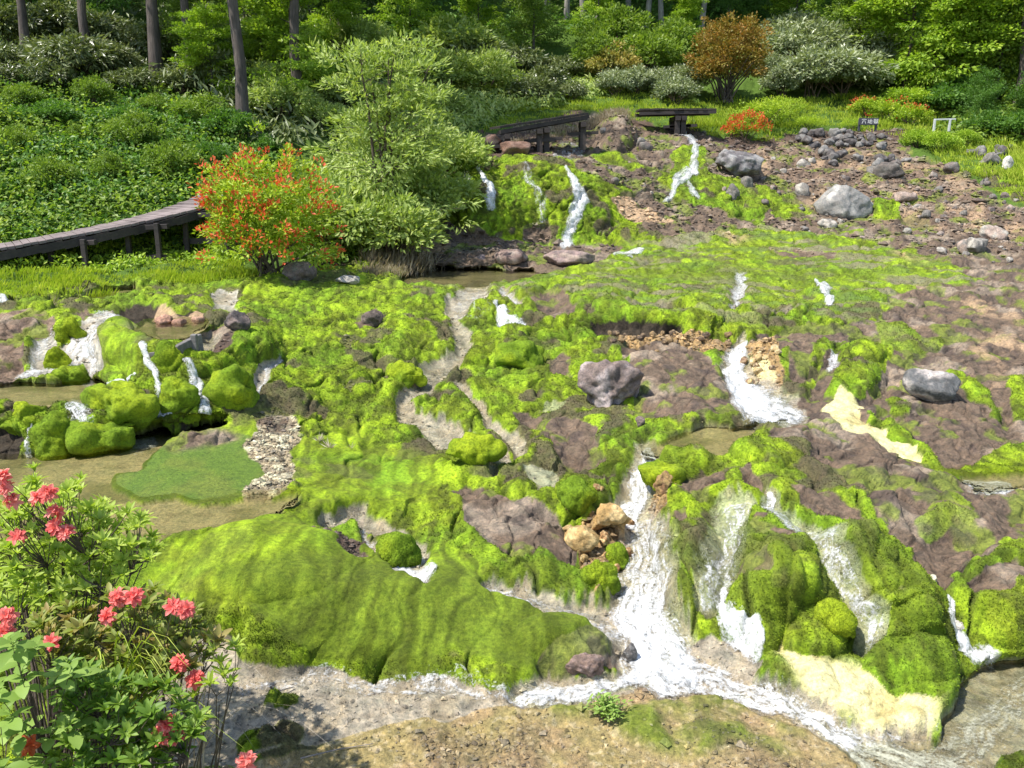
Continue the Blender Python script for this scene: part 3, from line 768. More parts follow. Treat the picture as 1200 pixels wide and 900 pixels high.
# ================================================================ WATER
def water_material():
    m, nt, N, L, b = new_mat('clear_shallow_water')
    N.remove(b)
    out = N['Material Output']
    pos = N.new('ShaderNodeNewGeometry').outputs['Position']
    n = nnoise(nt, 5.0, 4, 0.6, pos); n2 = nnoise(nt, 22.0, 3, 0.6, pos)
    h = mathn(nt, 'ADD', n.outputs[0], mathn(nt, 'MULTIPLY', n2.outputs[0], 0.35))
    nb = bump(nt, h, 0.35, 0.03)
    fr = N.new('ShaderNodeFresnel'); fr.inputs[0].default_value = 1.33; L.new(nb, fr.inputs['Normal'])
    gl = N.new('ShaderNodeBsdfGlossy'); gl.inputs['Roughness'].default_value = 0.06; L.new(nb, gl.inputs['Normal'])
    tr = N.new('ShaderNodeBsdfTransparent'); tr.inputs[0].default_value = (.88, .88, .78, 1)
    mx = N.new('ShaderNodeMixShader')
    L.new(mathn(nt, 'MULTIPLY', fr.outputs[0], 1.15, True), mx.inputs[0]); L.new(tr.outputs[0], mx.inputs[1]); L.new(gl.outputs[0], mx.inputs[2])
    L.new(mx.outputs[0], out.inputs['Surface'])
    return m
M_WATER = water_material()

def foam_material():
    m, nt, N, L, b = new_mat('white_water')
    fs = attr(nt, 'fs').outputs['Fac']; ft = attr(nt, 'ft').outputs['Fac']; fa = attr(nt, 'fa').outputs['Fac']
    cx = N.new('ShaderNodeCombineXYZ')
    L.new(mathn(nt, 'MULTIPLY', ft, 20.0), cx.inputs[0]); L.new(mathn(nt, 'MULTIPLY', fs, 5.0), cx.inputs[1])
    st = nnoise(nt, 1.0, 4, 0.65, cx.outputs[0])
    pos = N.new('ShaderNodeNewGeometry').outputs['Position']
    sp = nnoise(nt, 42.0, 3, 0.7, pos)
    big = nnoise(nt, 7.0, 3, 0.6, pos)
    k = mathn(nt, 'ADD', mathn(nt, 'MULTIPLY', st.outputs[0], 0.48), mathn(nt, 'ADD', mathn(nt, 'MULTIPLY', sp.outputs[0], 0.37), mathn(nt, 'MULTIPLY', big.outputs[0], 0.15)))
    # cover: noise above (1 - fa)
    k = mathn(nt, "ADD", mathn(nt, "MULTIPLY", k, 2.6), -0.8)
    a = mathn(nt, "SUBTRACT", mathn(nt, "ADD", k, mathn(nt, "MULTIPLY", fa, 0.75)), 0.86)
    a = mathn(nt, 'MULTIPLY', a, 2.2, True)
    L.new(a, b.inputs['Alpha'])
    b.inputs['Base Color'].default_value = (.66, .67, .67, 1)
    b.inputs['Roughness'].default_value = 0.25
    b.inputs['Specular IOR Level'].default_value = 0.5
    L.new(bump(nt, mathn(nt, 'ADD', st.outputs[0], sp.outputs[0]), 0.35, 0.03), b.inputs['Normal'])
    return m
M_FOAM = foam_material()

for n, (poly, zz) in POOLS.items():
    mk = blur(POOLM[n], 3, 3, 2)
    fm = (mk[:-1, :-1] + mk[1:, 1:]) > 0.25
    q = Q[fm.ravel()]
    if not len(q): continue
    u_, inv = np.unique(q, return_inverse=True); inv = inv.reshape(q.shape)
    co = np.stack([(DX * D).ravel()[u_], D.ravel()[u_], np.full(len(u_), zz * S, f32)], -1)
    o = link('water', mesh_np('water', co, inv, True), M_WATER)
    tag(o, kind='structure')

def flow(label, pts, strength, lift=0.03, edge=0.25, warp=1, cat='waterfall', name='waterfall', gain=None):
    sl, t, s_, sd_ = along(pts, warp)
    j0, i0 = sl[0].start, sl[1].start
    m = t < 1.15
    k = (D[sl] / F) / np.clip(D[sl] / 9.0, .8, 2.4)
    al = strength * (1 - sstep(min(edge, .35), 1.1, t)) ** 0.8 
    if gain is not None:
        tot_ = max(float(s_.max()), 1e-3)
        al = al * np.interp(s_ / tot_, [g[0] for g in gain], [g[1] for g in gain])
    fm = m[:-1, :-1] & m[1:, 1:] & m[1:, :-1] & m[:-1, 1:]
    if not fm.any(): return
    sub = idx[sl]
    q = np.stack([sub[1:, :-1], sub[1:, 1:], sub[:-1, 1:], sub[:-1, :-1]], -1).reshape(-1, 4)[fm.ravel()]
    u_, inv = np.unique(q, return_inverse=True); inv = inv.reshape(q.shape)
    loc = np.full(NV * NU, -1, np.int64); loc[sub.ravel()] = np.arange(sub.size)
    li = loc[u_]
    kk = k.ravel()[li]
    lf = lift * .5 * np.clip(1.0 - t.ravel()[li] ** 2, 0, 1) + 0.006
    nn = NB.reshape(-1, 3)[u_]
    co = PV[u_] + nn * (lf + 0.02 * n_fine.ravel()[u_] * np.clip(1.0 - t.ravel()[li], 0, 1))[:, None]
    me = mesh_np(name, co, inv, True, {'fs': s_.ravel()[li] * kk, 'ft': sd_.ravel()[li] * kk, 'fa': al.ravel()[li]})
    o = link(name, me, M_FOAM)
    return tag(o, label, cat, kind='structure')

flow('narrow chute of white water leaving the brown pool above the wide fall', [(762, 530, 12), (752, 555, 17), (744, 585, 20), (738, 606, 22)], 0.85, 0.06, 0.6)
flow('widest white fall splashing between ochre rocks and the big mossy mound', [(760, 618, 24), (762, 655, 38), (757, 690, 44), (752, 720, 50), (760, 752, 52), (782, 780, 40), (815, 800, 28)], 1.0, 0.08, 0.62, gain=[(0, .62), (.25, .74), (.5, .98), (.85, .95), (1, .75)])
flow('long foaming run of the stream past the cream mineral crust', [(795, 780, 34), (855, 799, 22), (905, 816, 17), (955, 842, 20), (1000, 868, 28), (1050, 890, 40), (1100, 905, 50)], 0.78, 0.03, 0.4)
flow('thin bright thread of foam along the sandy bank at bottom right', [(965, 862, 4), (985, 880, 6), (1005, 895, 8), (1025, 908, 10)], 0.9, 0.05)
flow('grey glassy side stream sliding in from the left to the white pool', [(582, 690, 8), (625, 702, 16), (670, 716, 20), (710, 735, 26)], 0.60, 0.02, 0.5, gain=[(0, 1.2), (.5, .8), (1, 1)])
flow('white channel squeezed between the moss mat and the sandy bank', [(604, 814, 10), (650, 808, 18), (690, 807, 17), (725, 795, 16), (750, 778, 20)], 0.88, 0.04, 0.6)
flow('short white fall dropping off the mossy mound onto cream crust', [(852, 690, 6), (850, 715, 9), (854, 738, 16), (868, 754, 22), (878, 762, 14)], 1.0, 0.07, 0.6)
flow('broad grey veil of water over the left side of the mossy mound', [(866, 608, 20), (856, 650, 27), (842, 690, 22), (834, 714, 12)], 0.62, 0.02, 0.6)
flow('winding grey veil of water over the right side of the mossy mound', [(898, 584, 7), (904, 606, 11), (932, 622, 13), (957, 645, 13), (965, 680, 13), (985, 705, 11), (1000, 735, 13), (1006, 762, 14)], 0.62, 0.02, 0.6, gain=[(0, 1.5), (.15, 1.2), (.3, 1), (1, 1)])
flow('bright white fall bending round the wet lava slab', [(872, 404, 9), (862, 420, 15), (860, 440, 20), (872, 462, 26), (895, 478, 30), (928, 484, 20)], 1.0, 0.08, 0.65, gain=[(0, 1), (.7, 1), (1, .75)])
flow('tiny fall in the moss left of the oval boulder', [(974, 420, 5), (976, 430, 7), (970, 442, 6)], 0.8, 0.05)
flow('small white chute on the terrace right of centre', [(868, 330, 9), (866, 344, 9), (860, 360, 7)], 0.82, 0.05)
flow('short bright dash of white water in the terrace moss', [(956, 337, 3), (965, 347, 7), (972, 354, 8)], .95, 0.06, 0.7)
flow('little white fall ending in a foamy pool below the terrace', [(580, 360, 4), (583, 369, 6), (590, 377, 8), (615, 382, 6)], .95, 0.04, 0.7)
flow('thin curved trickle beside the little terrace fall', [(588, 340, 5), (604, 352, 6), (613, 366, 4)], 0.8, 0.03)
flow('pale film of water sliding over the terrace edge', [(555, 340, 22), (545, 355, 26), (560, 366, 18)], 0.42, 0.015)
flow('leftmost white fall on the upper moss wall', [(562, 203, 4), (571, 222, 5), (579, 238, 7), (577, 250, 8)], 1.05, 0.08, 0.65)
flow('tallest white fall on the upper moss wall', [(660, 209, 4), (668, 228, 7), (679, 245, 11), (671, 260, 9), (666, 275, 8), (662, 288, 10)], .92, 0.10, 0.75)
flow('faint grey trickle at the left edge of the moss wall', [(545, 196, 4), (549, 215, 5), (556, 240, 6)], 0.62, 0.04)
flow('grey trickle down the middle of the upper moss wall', [(612, 202, 4), (618, 222, 8), (632, 245, 9), (636, 265, 8)], 0.60, 0.04)
flow('upper right fall below the far footbridge', [(800, 158, 7), (814, 168, 6), (813, 188, 7), (812, 204, 7)], .84, 0.10, 0.7)
flow('left fork of the upper right fall', [(806, 207, 10), (794, 212, 10), (786, 224, 7), (782, 234, 6)], 0.85, 0.07)
flow('right fork of the upper right fall', [(806, 218, 6), (810, 228, 6), (816, 234, 6)], 0.85, 0.07)
flow('flat white spill at the foot of the terrace moss', [(722, 303, 3), (738, 301, 4), (750, 296, 5)], .85, 0.06, 0.7)
flow('white streak over bare pebbles on the upper slope', [(660, 168, 6), (680, 176, 10), (650, 186, 8)], 0.6, 0.03)
flow('left one of twin falls below the plank weir', [(181, 416, 5), (183, 438, 6), (187, 456, 6), (193, 478, 9), (195, 495, 13)], .92, 0.10, 0.7)
flow('right one of twin falls below the plank weir', [(222, 436, 8), (230, 455, 9), (233, 474, 9), (234, 492, 10)], 0.85, 0.08, 0.6)
flow('broken veil of water over the pale rocks at left', [(122, 372, 12), (134, 385, 14), (112, 408, 18), (70, 428, 14), (30, 440, 11)], 0.66, 0.02)
flow('second veil beside it running to the left pool', [(118, 398, 16), (108, 420, 15), (104, 444, 10)], 0.68, 0.02)
flow('thin veil over the pale stones near the left edge', [(56, 390, 8), (44, 412, 11), (38, 430, 8)], 0.6, 0.02)
flow('pale rapid spilling between the left moss boulders', [(88, 472, 12), (98, 484, 20), (108, 496, 16)], 0.72, 0.03)
flow('white spill entering the lower left pool', [(128, 506, 6), (146, 515, 12), (165, 518, 12), (178, 516, 6)], 0.98, 0.05)
flow('foam line along the back of the large moss boulder', [(116, 458, 3), (140, 454, 4), (160, 446, 5)], 1.0, 0.04)
flow('small trickle in the gap between left moss boulders', [(36, 504, 5), (38, 520, 5), (36, 532, 6)], 0.7, 0.05)
flow('second small trickle right of it between moss boulders', [(68, 508, 5), (64, 520, 5), (62, 530, 5)], 0.8, 0.05)
flow('narrow wet run right of the twin falls', [(328, 422, 5), (316, 438, 6), (304, 458, 4)], 0.7, 0.02)
flow('small foaming run below the smooth moss mat', [(450, 652, 5), (468, 668, 9), (490, 679, 11), (516, 680, 8)], 0.95, 0.04)
flow('thin trickle left of the little moss hump', [(428, 614, 4), (434, 635, 5), (440, 650, 5)], 0.7, 0.03)
flow('thin trickle right of the little moss hump', [(472, 624, 5), (490, 643, 7), (498, 666, 6)], 0.62, 0.02)
flow('milky spill into the small pool at the right edge', [(1112, 562, 8), (1140, 566, 14), (1180, 572, 16)], 0.8, 0.02, 0.5)
flow('white riffle under the mossy bank at far right', [(1108, 712, 6), (1116, 735, 9), (1138, 768, 12), (1160, 772, 8)], 0.95, 0.05)
flow('pale riffles over the grey silt bed at bottom', [(300, 800, 14), (380, 798, 14), (470, 806, 14), (560, 808, 18), (604, 816, 14)], 0.52, 0.015)
flow('drifting foam on the bottom right pool', [(1060, 892, 26), (1125, 872, 34), (1175, 835, 42), (1200, 800, 30)], 0.62, 0.02)
flow('white water under the far left grass', [(-20, 358, 5), (12, 356, 5)], 0.9, 0.03)
# ================================================================ STONES
import bmesh
_ICO = {}
def ico(n):
    if n not in _ICO:
        bm = bmesh.new(); bmesh.ops.create_icosphere(bm, subdivisions=n, radius=1.0)
        _ICO[n] = (np.array([v.co[:] for v in bm.verts], f32), np.array([[v.index for v in f.verts] for f in bm.faces], np.int32))
        bm.free()
    return _ICO[n]

def rock_mesh(name, size, seed, col, mossy=0.0, sub=4, facets=15, rough=0.05, col2=None, wet=0.1, tex=1.0):
    """a boulder of size (x,y,z) metres; mossy 0..1 = share of its top that is cushioned in moss"""
    rng = np.random.default_rng(seed)
    v, fa = ico(sub)
    p = v.copy()
    if facets:
        rad = np.full(len(p), 1.0, f32)
        for k in range(facets):
            n = rng.normal(size=3); n /= np.linalg.norm(n); d = rng.uniform(0.52, 0.90)
            c = p @ n
            rad = np.minimum(rad, np.where(c > 0.05, d / np.maximum(c, 0.05), 9))
        p = p * rad[:, None]
    sz = np.array(size, f32) / 2
    p = p * sz
    s = float(min(size))
    o = rng.uniform(0, 90, 3)
    q = p + o
    nf = fbm(q[:, 0], q[:, 1], q[:, 2], s * 0.9, 4, seed)
    p = p + v * (nf * s * rough * 2.2)[:, None]
    nf2 = fbm(q[:, 0], q[:, 1], q[:, 2], s * 0.22, 3, seed + 3)
    p = p + v * (nf2 * s * rough * 0.8)[:, None]
    c = np.tile(np.array(col, f32), (len(p), 1))
    n3_ = fbm(q[:, 0], q[:, 1], q[:, 2], s * 0.4 * tex, 4, seed + 8)
    if col2 is not None:
        t = sstep(-0.05, 0.35, n3_)[:, None]
        c = c * (1 - t) + t * np.array(col2, f32)
    c = c * (1 + 0.5 * np.clip(nf2, -.8, .8))[:, None]
    fz = np.zeros(len(p), f32)
    if mossy > 0:
        d1_, d2_, ci = voronoi(q[:, 0], q[:, 1], q[:, 2], 0.20, seed)
        e1_, e2_, ei = voronoi(q[:, 0], q[:, 1], q[:, 2], 0.085, seed + 2)
        cu = np.sqrt(np.clip(1 - (d1_ / 0.85) ** 2, 0, 1))
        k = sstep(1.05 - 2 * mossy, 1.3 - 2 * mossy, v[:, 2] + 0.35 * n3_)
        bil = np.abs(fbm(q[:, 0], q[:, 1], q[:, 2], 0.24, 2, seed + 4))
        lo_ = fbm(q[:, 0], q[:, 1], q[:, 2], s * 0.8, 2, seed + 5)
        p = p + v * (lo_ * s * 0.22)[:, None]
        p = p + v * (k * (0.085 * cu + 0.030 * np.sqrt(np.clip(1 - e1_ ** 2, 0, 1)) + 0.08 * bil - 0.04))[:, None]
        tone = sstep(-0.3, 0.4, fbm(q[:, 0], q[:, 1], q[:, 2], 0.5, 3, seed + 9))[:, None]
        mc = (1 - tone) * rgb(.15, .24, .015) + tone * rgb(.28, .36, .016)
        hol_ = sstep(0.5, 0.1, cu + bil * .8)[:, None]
        mc = mc * (1 - .8 * hol_) + .8 * hol_ * rgb(.055, .07, .012)  # hollows between cushions darkened in the colour, as painted crease shade
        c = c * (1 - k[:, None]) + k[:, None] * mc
        fz = k
    if mossy > 0:
        nb = 9000 if sub > 4 else 3000
        fsel = fa[rng.integers(0, len(fa), nb)]
        w_ = rng.dirichlet((1, 1, 1), nb)
        bp = (p[fsel] * w_[..., None]).sum(1)
        nn = np.cross(p[fsel[:, 1]] - p[fsel[:, 0]], p[fsel[:, 2]] - p[fsel[:, 0]]); nn /= np.linalg.norm(nn, axis=1, keepdims=True) + 1e-9
        keep = fz[fsel[:, 0]] > .5; bp, nn, fsel = bp[keep], nn[keep], fsel[keep]; m_ = len(bp)
        v2, f2, _t = leaves((bp - nn * .003).astype(f32), nn + rng.normal(0, .55, (m_, 3)) + np.array([0, -.2, -.15]), rng.normal(0, 1, (m_, 3)) + np.array([0, -.6, .6]), .010 * rng.uniform(.5, 1.3, m_), .006, np.zeros(m_), fold=.25)
        c2 = np.repeat(c[fsel[:, 0]] * rng.uniform(.85, 1.25, (m_, 1)), 4, 0)
        fa = np.concatenate([fa, f2 + len(p)]); p = np.concatenate([p, v2]); c = np.concatenate([c, c2]); fz = np.concatenate([fz, np.ones(len(v2), f32)])
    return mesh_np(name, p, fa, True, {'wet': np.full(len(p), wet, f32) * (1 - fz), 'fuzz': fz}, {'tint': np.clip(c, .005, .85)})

def stone(label, u, v, w, h, seed, col, depth=0.8, sink=0.2, rz=0.0, cat='boulder', name='boulder', group=None, tilt=(0, 0), **kw):
    """a stone whose foot is seen at photo point (u,v), w x h photo pixels large"""
    g = ground(u, v)
    k = g.y / F
    sx, sz = w * k, h * k
    if kw.get('mossy'): sx, sz = sx * .86, sz * .86
    sy = sx * depth
    me = rock_mesh(name, (sx * 1.04, sy, sz * (1.1 + sink)), seed, col, **kw)
    o = link(name, me, M_GROUND)
    o.location = (g.x, g.y + sy * (0.38 if not kw.get('mossy') else 0.46), g.z + sz * (0.5 if not kw.get('mossy') else 0.40) - sz * sink * 0.3)
    o.rotation_euler = (R(tilt[0]), R(tilt[1]), R(rz))
    return tag(o, label, cat, group)

GREY, PALE, PURP, DARK, PINK, OCH = (.19, .175, .16), (.38, .35, .31), (.20, .155, .14), (.09, .072, .062), (.36, .28, .24), (.38, .25, .105)
stone('oval grey boulder with pale top lying alone on the purple lava slope', 1096, 481, 70, 38, 11, (.13, .13, .13), 0.7, 0.05, tilt=(0, 14), sub=5, facets=5, rough=0.03, col2=(.42, .38, .36), tex=2)
stone('pale purple lava boulder bulging from the moss right of centre', 716, 482, 88, 42, 12, (.20, .155, .14), 0.9, 0.5, sub=5, facets=10, rough=0.08, col2=(.38, .32, .31))
stone('large whitish-grey boulder at the foot of the brown slope', 994, 256, 68, 40, 13, (.26, .25, .24), 0.8, 0.1, sub=5, facets=8, rough=0.05, col2=(.52, .50, .47))
stone('dark grey rough boulder right of the upper fall', 866, 209, 54, 31, 14, (.13, .12, .125), 0.8, 0.1, sub=5, facets=10, rough=0.09, col2=(.26, .25, .25))
stone('small grey boulder bedded in bright moss below the rough dark boulder', 858, 238, 18, 17, 15, GREY, sub=4)
stone('flat pinkish-white slab stone on the brown slope', 1063, 235, 34, 13, 16, PINK, 0.7, 0.1, sub=4, facets=7)
stone('dark grey stone with a pale top halfway up the brown slope', 1047, 211, 42, 20, 17, (.14, .12, .11), sub=4, col2=GREY)
stone('pinkish pale boulder low on the slope near the right edge', 1171, 279, 32, 20, 18, PINK, sub=4, col2=PALE)
stone('grey stone half sunk in terrace moss near the right edge', 1146, 298, 36, 17, 19, GREY, sub=4, col2=PALE)
stone('white stone standing in moss at the upper right edge', 1181, 203, 14, 18, 20, (.55, .52, .48), sub=4)
stone('pale grey stone under the grassy bank at upper right', 1163, 194, 28, 15, 21, GREY, sub=4, col2=PALE)
stone('purple-grey boulder at the water edge under the flowering azalea', 348, 334, 40, 22, 22, PURP, sub=4, col2=GREY)
stone('pale flat stone lying in shallow water left of the terrace pool', 408, 338, 34, 10, 23, PALE, sub=4)
stone('rounded pinkish boulder at the left end of the rock ledge below the moss wall', 564, 313, 32, 18, 24, (.30, .22, .20), sub=4, col2=PINK)
stone('low brown boulder in the middle of the rock ledge', 600, 312, 40, 18, 25, (.24, .17, .15), sub=4, col2=PINK)
stone('long low stone at the right end of the rock ledge', 672, 312, 70, 17, 26, (.27, .20, .19), 0.5, sub=4, col2=PINK)
stone('dark brown boulder under the left end of the far footbridge', 572, 180, 40, 20, 27, DARK, sub=4, col2=(.16, .10, .08))
stone('reddish brown boulder below the far footbridge', 600, 184, 44, 20, 28, (.17, .10, .075), sub=4, col2=(.22, .14, .11))
stone('purple cobble on moss beside the brown pool', 751, 508, 13, 12, 29, PURP, sub=3, facets=5)
stone('smooth ochre boulder left of the widest fall', 682, 655, 44, 26, 30, OCH, sub=4, facets=7, col2=(.58, .42, .2))
stone('knobbly ochre boulder beside the narrow chute', 716, 632, 54, 36, 31, (.42, .27, .11), sub=5, rough=0.1, col2=(.60, .44, .22))
stone('small ochre block under the smooth ochre boulder', 700, 680, 22, 20, 32, OCH, sub=4)
stone('ochre stone on the far side of the narrow chute', 784, 610, 26, 24, 33, OCH, sub=4, rough=0.09, col2=(.3, .17, .09))
stone('dark lava knob in the moss left of centre', 436, 386, 28, 18, 34, DARK, sub=4, col2=PURP)
stone('dark lava boulder at the back of the left pool', 268, 402, 36, 26, 35, (.10, .085, .085), sub=4, col2=PURP)
stone('reddish cobble under the overhanging moss lip at left', 188, 379, 24, 13, 36, (.36, .21, .15), sub=4, group='reddish cobbles under the moss lip')
stone('second reddish cobble right of the first under the moss lip', 207, 379, 18, 9, 37, (.36, .21, .15), sub=3, group='reddish cobbles under the moss lip')
stone('third reddish cobble at the right end under the moss lip', 231, 378, 22, 10, 38, (.38, .24, .17), sub=3, group='reddish cobbles under the moss lip')
stone('purple-brown lava boulder at the tip of the smooth moss mat', 683, 790, 66, 34, 39, (.20, .14, .115), 0.6, sub=5, rough=0.08, col2=(.30, .22, .20))
stone('dark wet boulder in the white water beside the mat tip', 738, 768, 26, 28, 40, (.10, .09, .085), sub=4, wet=0.9, col2=(.18, .17, .16))
stone('white stone under the right side of the mossy mound', 1092, 690, 16, 14, 41, (.6, .55, .42), sub=3)
stone('pale stone in the riffle at far right', 1122, 745, 20, 16, 42, (.5, .46, .40), sub=3)

# the stacked stones under the name board and the loose stones of the slope
rs = np.random.default_rng(5)
k = 0
for (u0, v0, n, du_, dv_) in ((962, 168, 14, 24, 9), (1008, 166, 20, 32, 10), (990, 188, 9, 26, 7), (1050, 192, 8, 22, 6), (1165, 182, 8, 28, 6)):
    for i in range(n):
        w = rs.uniform(9, 19)
        stone('rounded grey-black lava stone stacked in the loose walls below the name board', u0 + rs.uniform(-du_, du_), v0 + rs.uniform(-dv_, dv_), w, w * rs.uniform(.5, .75), 100 + k,
              (.09, .08, .08) if rs.random() < .6 else (.22, .21, .20), 0.9, 0.1, rz=rs.uniform(0, 180), cat='stone', name='stone', group='stacked lava stones below the name board', sub=3, col2=(.18, .17, .165))
        k += 1
for i in range(95):
    u = rs.uniform(700, 1215); t = rs.random()
    v = 165 + (u - 700) * 0.08 + t * (75 + (u - 700) * 0.07)
    if 765 < u < 835: continue
    w = rs.uniform(4, 14) if rs.random() < .8 else rs.uniform(14, 24)
    pale = rs.random()
    stone('loose angular stone scattered on the brown lava slope', u, v, w, w * rs.uniform(.4, .7), 300 + i, PALE if pale < .25 else PINK if pale < .4 else (.16, .13, .12) if pale < .75 else GREY,
          0.9, 0.55, rz=rs.uniform(0, 180), cat='stone', name='stone', group='loose stones on the brown slope', sub=3, col2=GREY)
for i in range(26):
    u, v = rs.uniform(660, 745), rs.uniform(590, 672)
    if abs(u - 700) + abs(v - 630) > 62: continue
    w = rs.uniform(7, 16)
    stone('ochre pebble in the heap left of the widest fall', u, v, w, w * .8, 500 + i, OCH if i % 3 else (.3, .17, .08), 0.9, 0.1, rz=rs.uniform(0, 180), cat='stone', name='stone', group='ochre pebbles by the fall', sub=3, col2=(.58, .42, .22))
for i in range(34):
    u = rs.uniform(712, 860); v = 402 + rs.uniform(-7, 9)
    w = rs.uniform(5, 13)
    stone('small brown pebble under the dark moss overhang', u, v, w, w * .7, 560 + i, (.24, .16, .08) if i % 2 else (.11, .08, .06), 0.9, 0.1, rz=rs.uniform(0, 180), cat='stone', name='stone', group='pebbles under the overhang', sub=3, col2=(.27, .19, .11))
for i in range(16):
    u, v = 880 + rs.uniform(-8, 32), 412 + rs.uniform(-2, 45)
    w = rs.uniform(7, 14)
    stone('ochre pebble right of the bright white fall', u, v, w, w * .8, 620 + i, (.45, .33, .16) if i % 3 else (.22, .14, .09), 0.9, 0.1, rz=rs.uniform(0, 180), cat='stone', name='stone', group='ochre pebbles by the bright fall', sub=3, col2=(.55, .45, .28))

# loose grit and chips lying on the bare ground
def chips(n, seed):
    rng = np.random.default_rng(seed)
    wt = (W['rock'] * .5 * (V < 300) + W['dirt'] * .9 * (V < 300) + W['soil'] * .7 + W['ochre'] * 1.2 + W['gravel'] * 2.2 + W['sand'] * .14 + W['silt'] * .12 + W['peach'] * .5 * (V < 300) + W['pale'] * .12 * (V < 700))
    wt = wt * ((V > 150) & (V < 925) & (U > -30) & (U < 1230))
    cum = np.cumsum(wt.ravel().astype(np.float64)); k = np.searchsorted(cum, rng.random(n) * cum[-1])
    P = PV[k]; d = D.ravel()[k]
    s_ = (.0025 + .0011 * d) * rng.gamma(2.0, .5, n)
    o8 = np.array([[1, 0, 0], [-1, 0, 0], [0, 1, 0], [0, -1, 0], [0, 0, 1], [0, 0, -1]], f32)
    v = o8[None] * rng.uniform(.6, 1.3, (n, 6, 1)) + rng.normal(0, .22, (n, 6, 3))
    a = rng.uniform(0, 6.28, n); ca, sa_ = np.cos(a)[:, None], np.sin(a)[:, None]
    v = np.stack([v[..., 0] * ca - v[..., 1] * sa_, v[..., 0] * sa_ + v[..., 1] * ca, v[..., 2] * .6], -1) * s_[:, None, None] + P[:, None] + np.array([rng.normal(0, .006, n), rng.normal(0, .006, n), s_ * .2]).T[:, None]
    f8 = np.array([[0, 2, 4], [2, 1, 4], [1, 3, 4], [3, 0, 4], [2, 0, 5], [1, 2, 5], [3, 1, 5], [0, 3, 5]], np.int32)
    f = (np.arange(n, dtype=np.int32)[:, None, None] * 6 + f8[None]).reshape(-1, 3)
    t = rng.random((n, 1))
    c = CV[k] * rng.uniform(.5, 1.6, (n, 1)) * (1 - .4 * t) + .4 * t * np.where(rng.random((n, 1)) < .5, rgb(.34, .30, .27), rgb(.12, .10, .095))
    m = n * 6
    o = link('gravel', mesh_np('gravel', v.reshape(-1, 3), f, False, {'wet': np.full(m, .2, f32), 'fuzz': np.zeros(m, f32)}, {'tint': np.clip(np.repeat(c, 6, 0), .01, .75)}), M_GROUND)
    return tag(o, 'small chips and grit strewn over bare rock, silt and the sandy bank', 'gravel', kind='stuff')
chips(22000, 71)

# moss-covered boulders
MB = dict(cat='mossy boulder', name='mossy_boulder', mossy=0.95, sub=5, facets=6, rough=0.07)
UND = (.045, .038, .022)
for lab, u, v, w, h, dp in [
    ('moss boulder at the left edge above the lower pool', 22, 506, 50, 34, .8),
    ('tall narrow moss boulder between two trickles at left', 57, 532, 34, 54, .8),
    ('small moss knob between the trickle and the broad boulder at left', 80, 530, 26, 24, .8),
    ('broad moss boulder standing in the lower left pool', 112, 529, 70, 40, .7),
    ('large dome of moss left of the twin falls with dark underside', 132, 498, 82, 46, .7),
    ('moss block standing between the twin falls', 207, 489, 34, 54, .8),
    ('rounded moss boulder right of the twin falls', 264, 490, 54, 62, .8),
    ('small moss tuft boulder just under the plank weir', 196, 440, 26, 32, .8),
    ('low moss cushion at the foot of the large dome', 143, 513, 44, 16, .7),
    ('yellow-green moss knob in the stone veil at left', 62, 428, 22, 26, .8),
    ('second moss knob in the stone veil at left', 82, 408, 24, 24, .8),
    ('long moss cushion at the foot of the stone veil', 78, 446, 48, 16, .6),
    ('moss hump between the two thin trickles below the mat', 464, 664, 46, 27, .7),
    ('dark-footed moss boulder at the end of the silt channel', 556, 560, 56, 26, .8),
    ('round moss cushion in the brown channel', 476, 452, 46, 19, .8),
    ('moss boulder bulging over the overhang at centre', 608, 434, 60, 28, .8),
    ('smooth bright moss knob left of the ochre rocks', 672, 612, 38, 25, .8),
    ('small vivid moss knob by the widest fall', 704, 690, 32, 24, .8),
    ('moss cushion on the ochre rocks by the wide fall', 722, 655, 26, 16, .8),
    ('moss boulder hanging over the right side of the narrow chute', 778, 580, 50, 24, .8),
    ('small round moss cushion at the foot of the mound', 974, 764, 38, 30, .7),
]:
    seed = int(u * 7 + v)
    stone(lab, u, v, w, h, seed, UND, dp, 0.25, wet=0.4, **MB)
# ================================================================ TIMBER AND SIGNS
def box(c, s, rot=None):
    """8 corners, 6 quads of a box centred at c"""
    v = np.array([[x_, y_, z_] for z_ in (-.5, .5) for y_ in (-.5, .5) for x_ in (-.5, .5)], f32) * np.array(s, f32)
    if rot is not None: v = v @ np.array(rot.to_matrix(), f32).T
    v = v + np.array(c, f32)
    f = np.array([[0, 2, 3, 1], [4, 5, 7, 6], [0, 1, 5, 4], [2, 6, 7, 3], [0, 4, 6, 2], [1, 3, 7, 5]], np.int32)
    return v, f
def join(parts):
    V_, F_, n = [], [], 0
    for v, f in parts:
        V_.append(v); F_.append(f + n); n += len(v)
    return np.concatenate(V_), np.concatenate(F_)
def solid(name, parts, mat, parent=None, bevel=0.0, smooth=False):
    v, f = join(parts)
    o = link(name, mesh_np(name, v, f, smooth), mat, parent)
    if bevel:
        b = o.modifiers.new('bevel', 'BEVEL'); b.width = bevel; b.segments = 2; b.limit_method = 'ANGLE'
    return o
def beam(a, b, w, h):
    """box from a to b, w wide, h high"""
    a = Vector(a); b = Vector(b); d = b - a
    rot = d.to_track_quat('X', 'Z')
    return box((a + b) / 2, (d.length, w, h), rot)

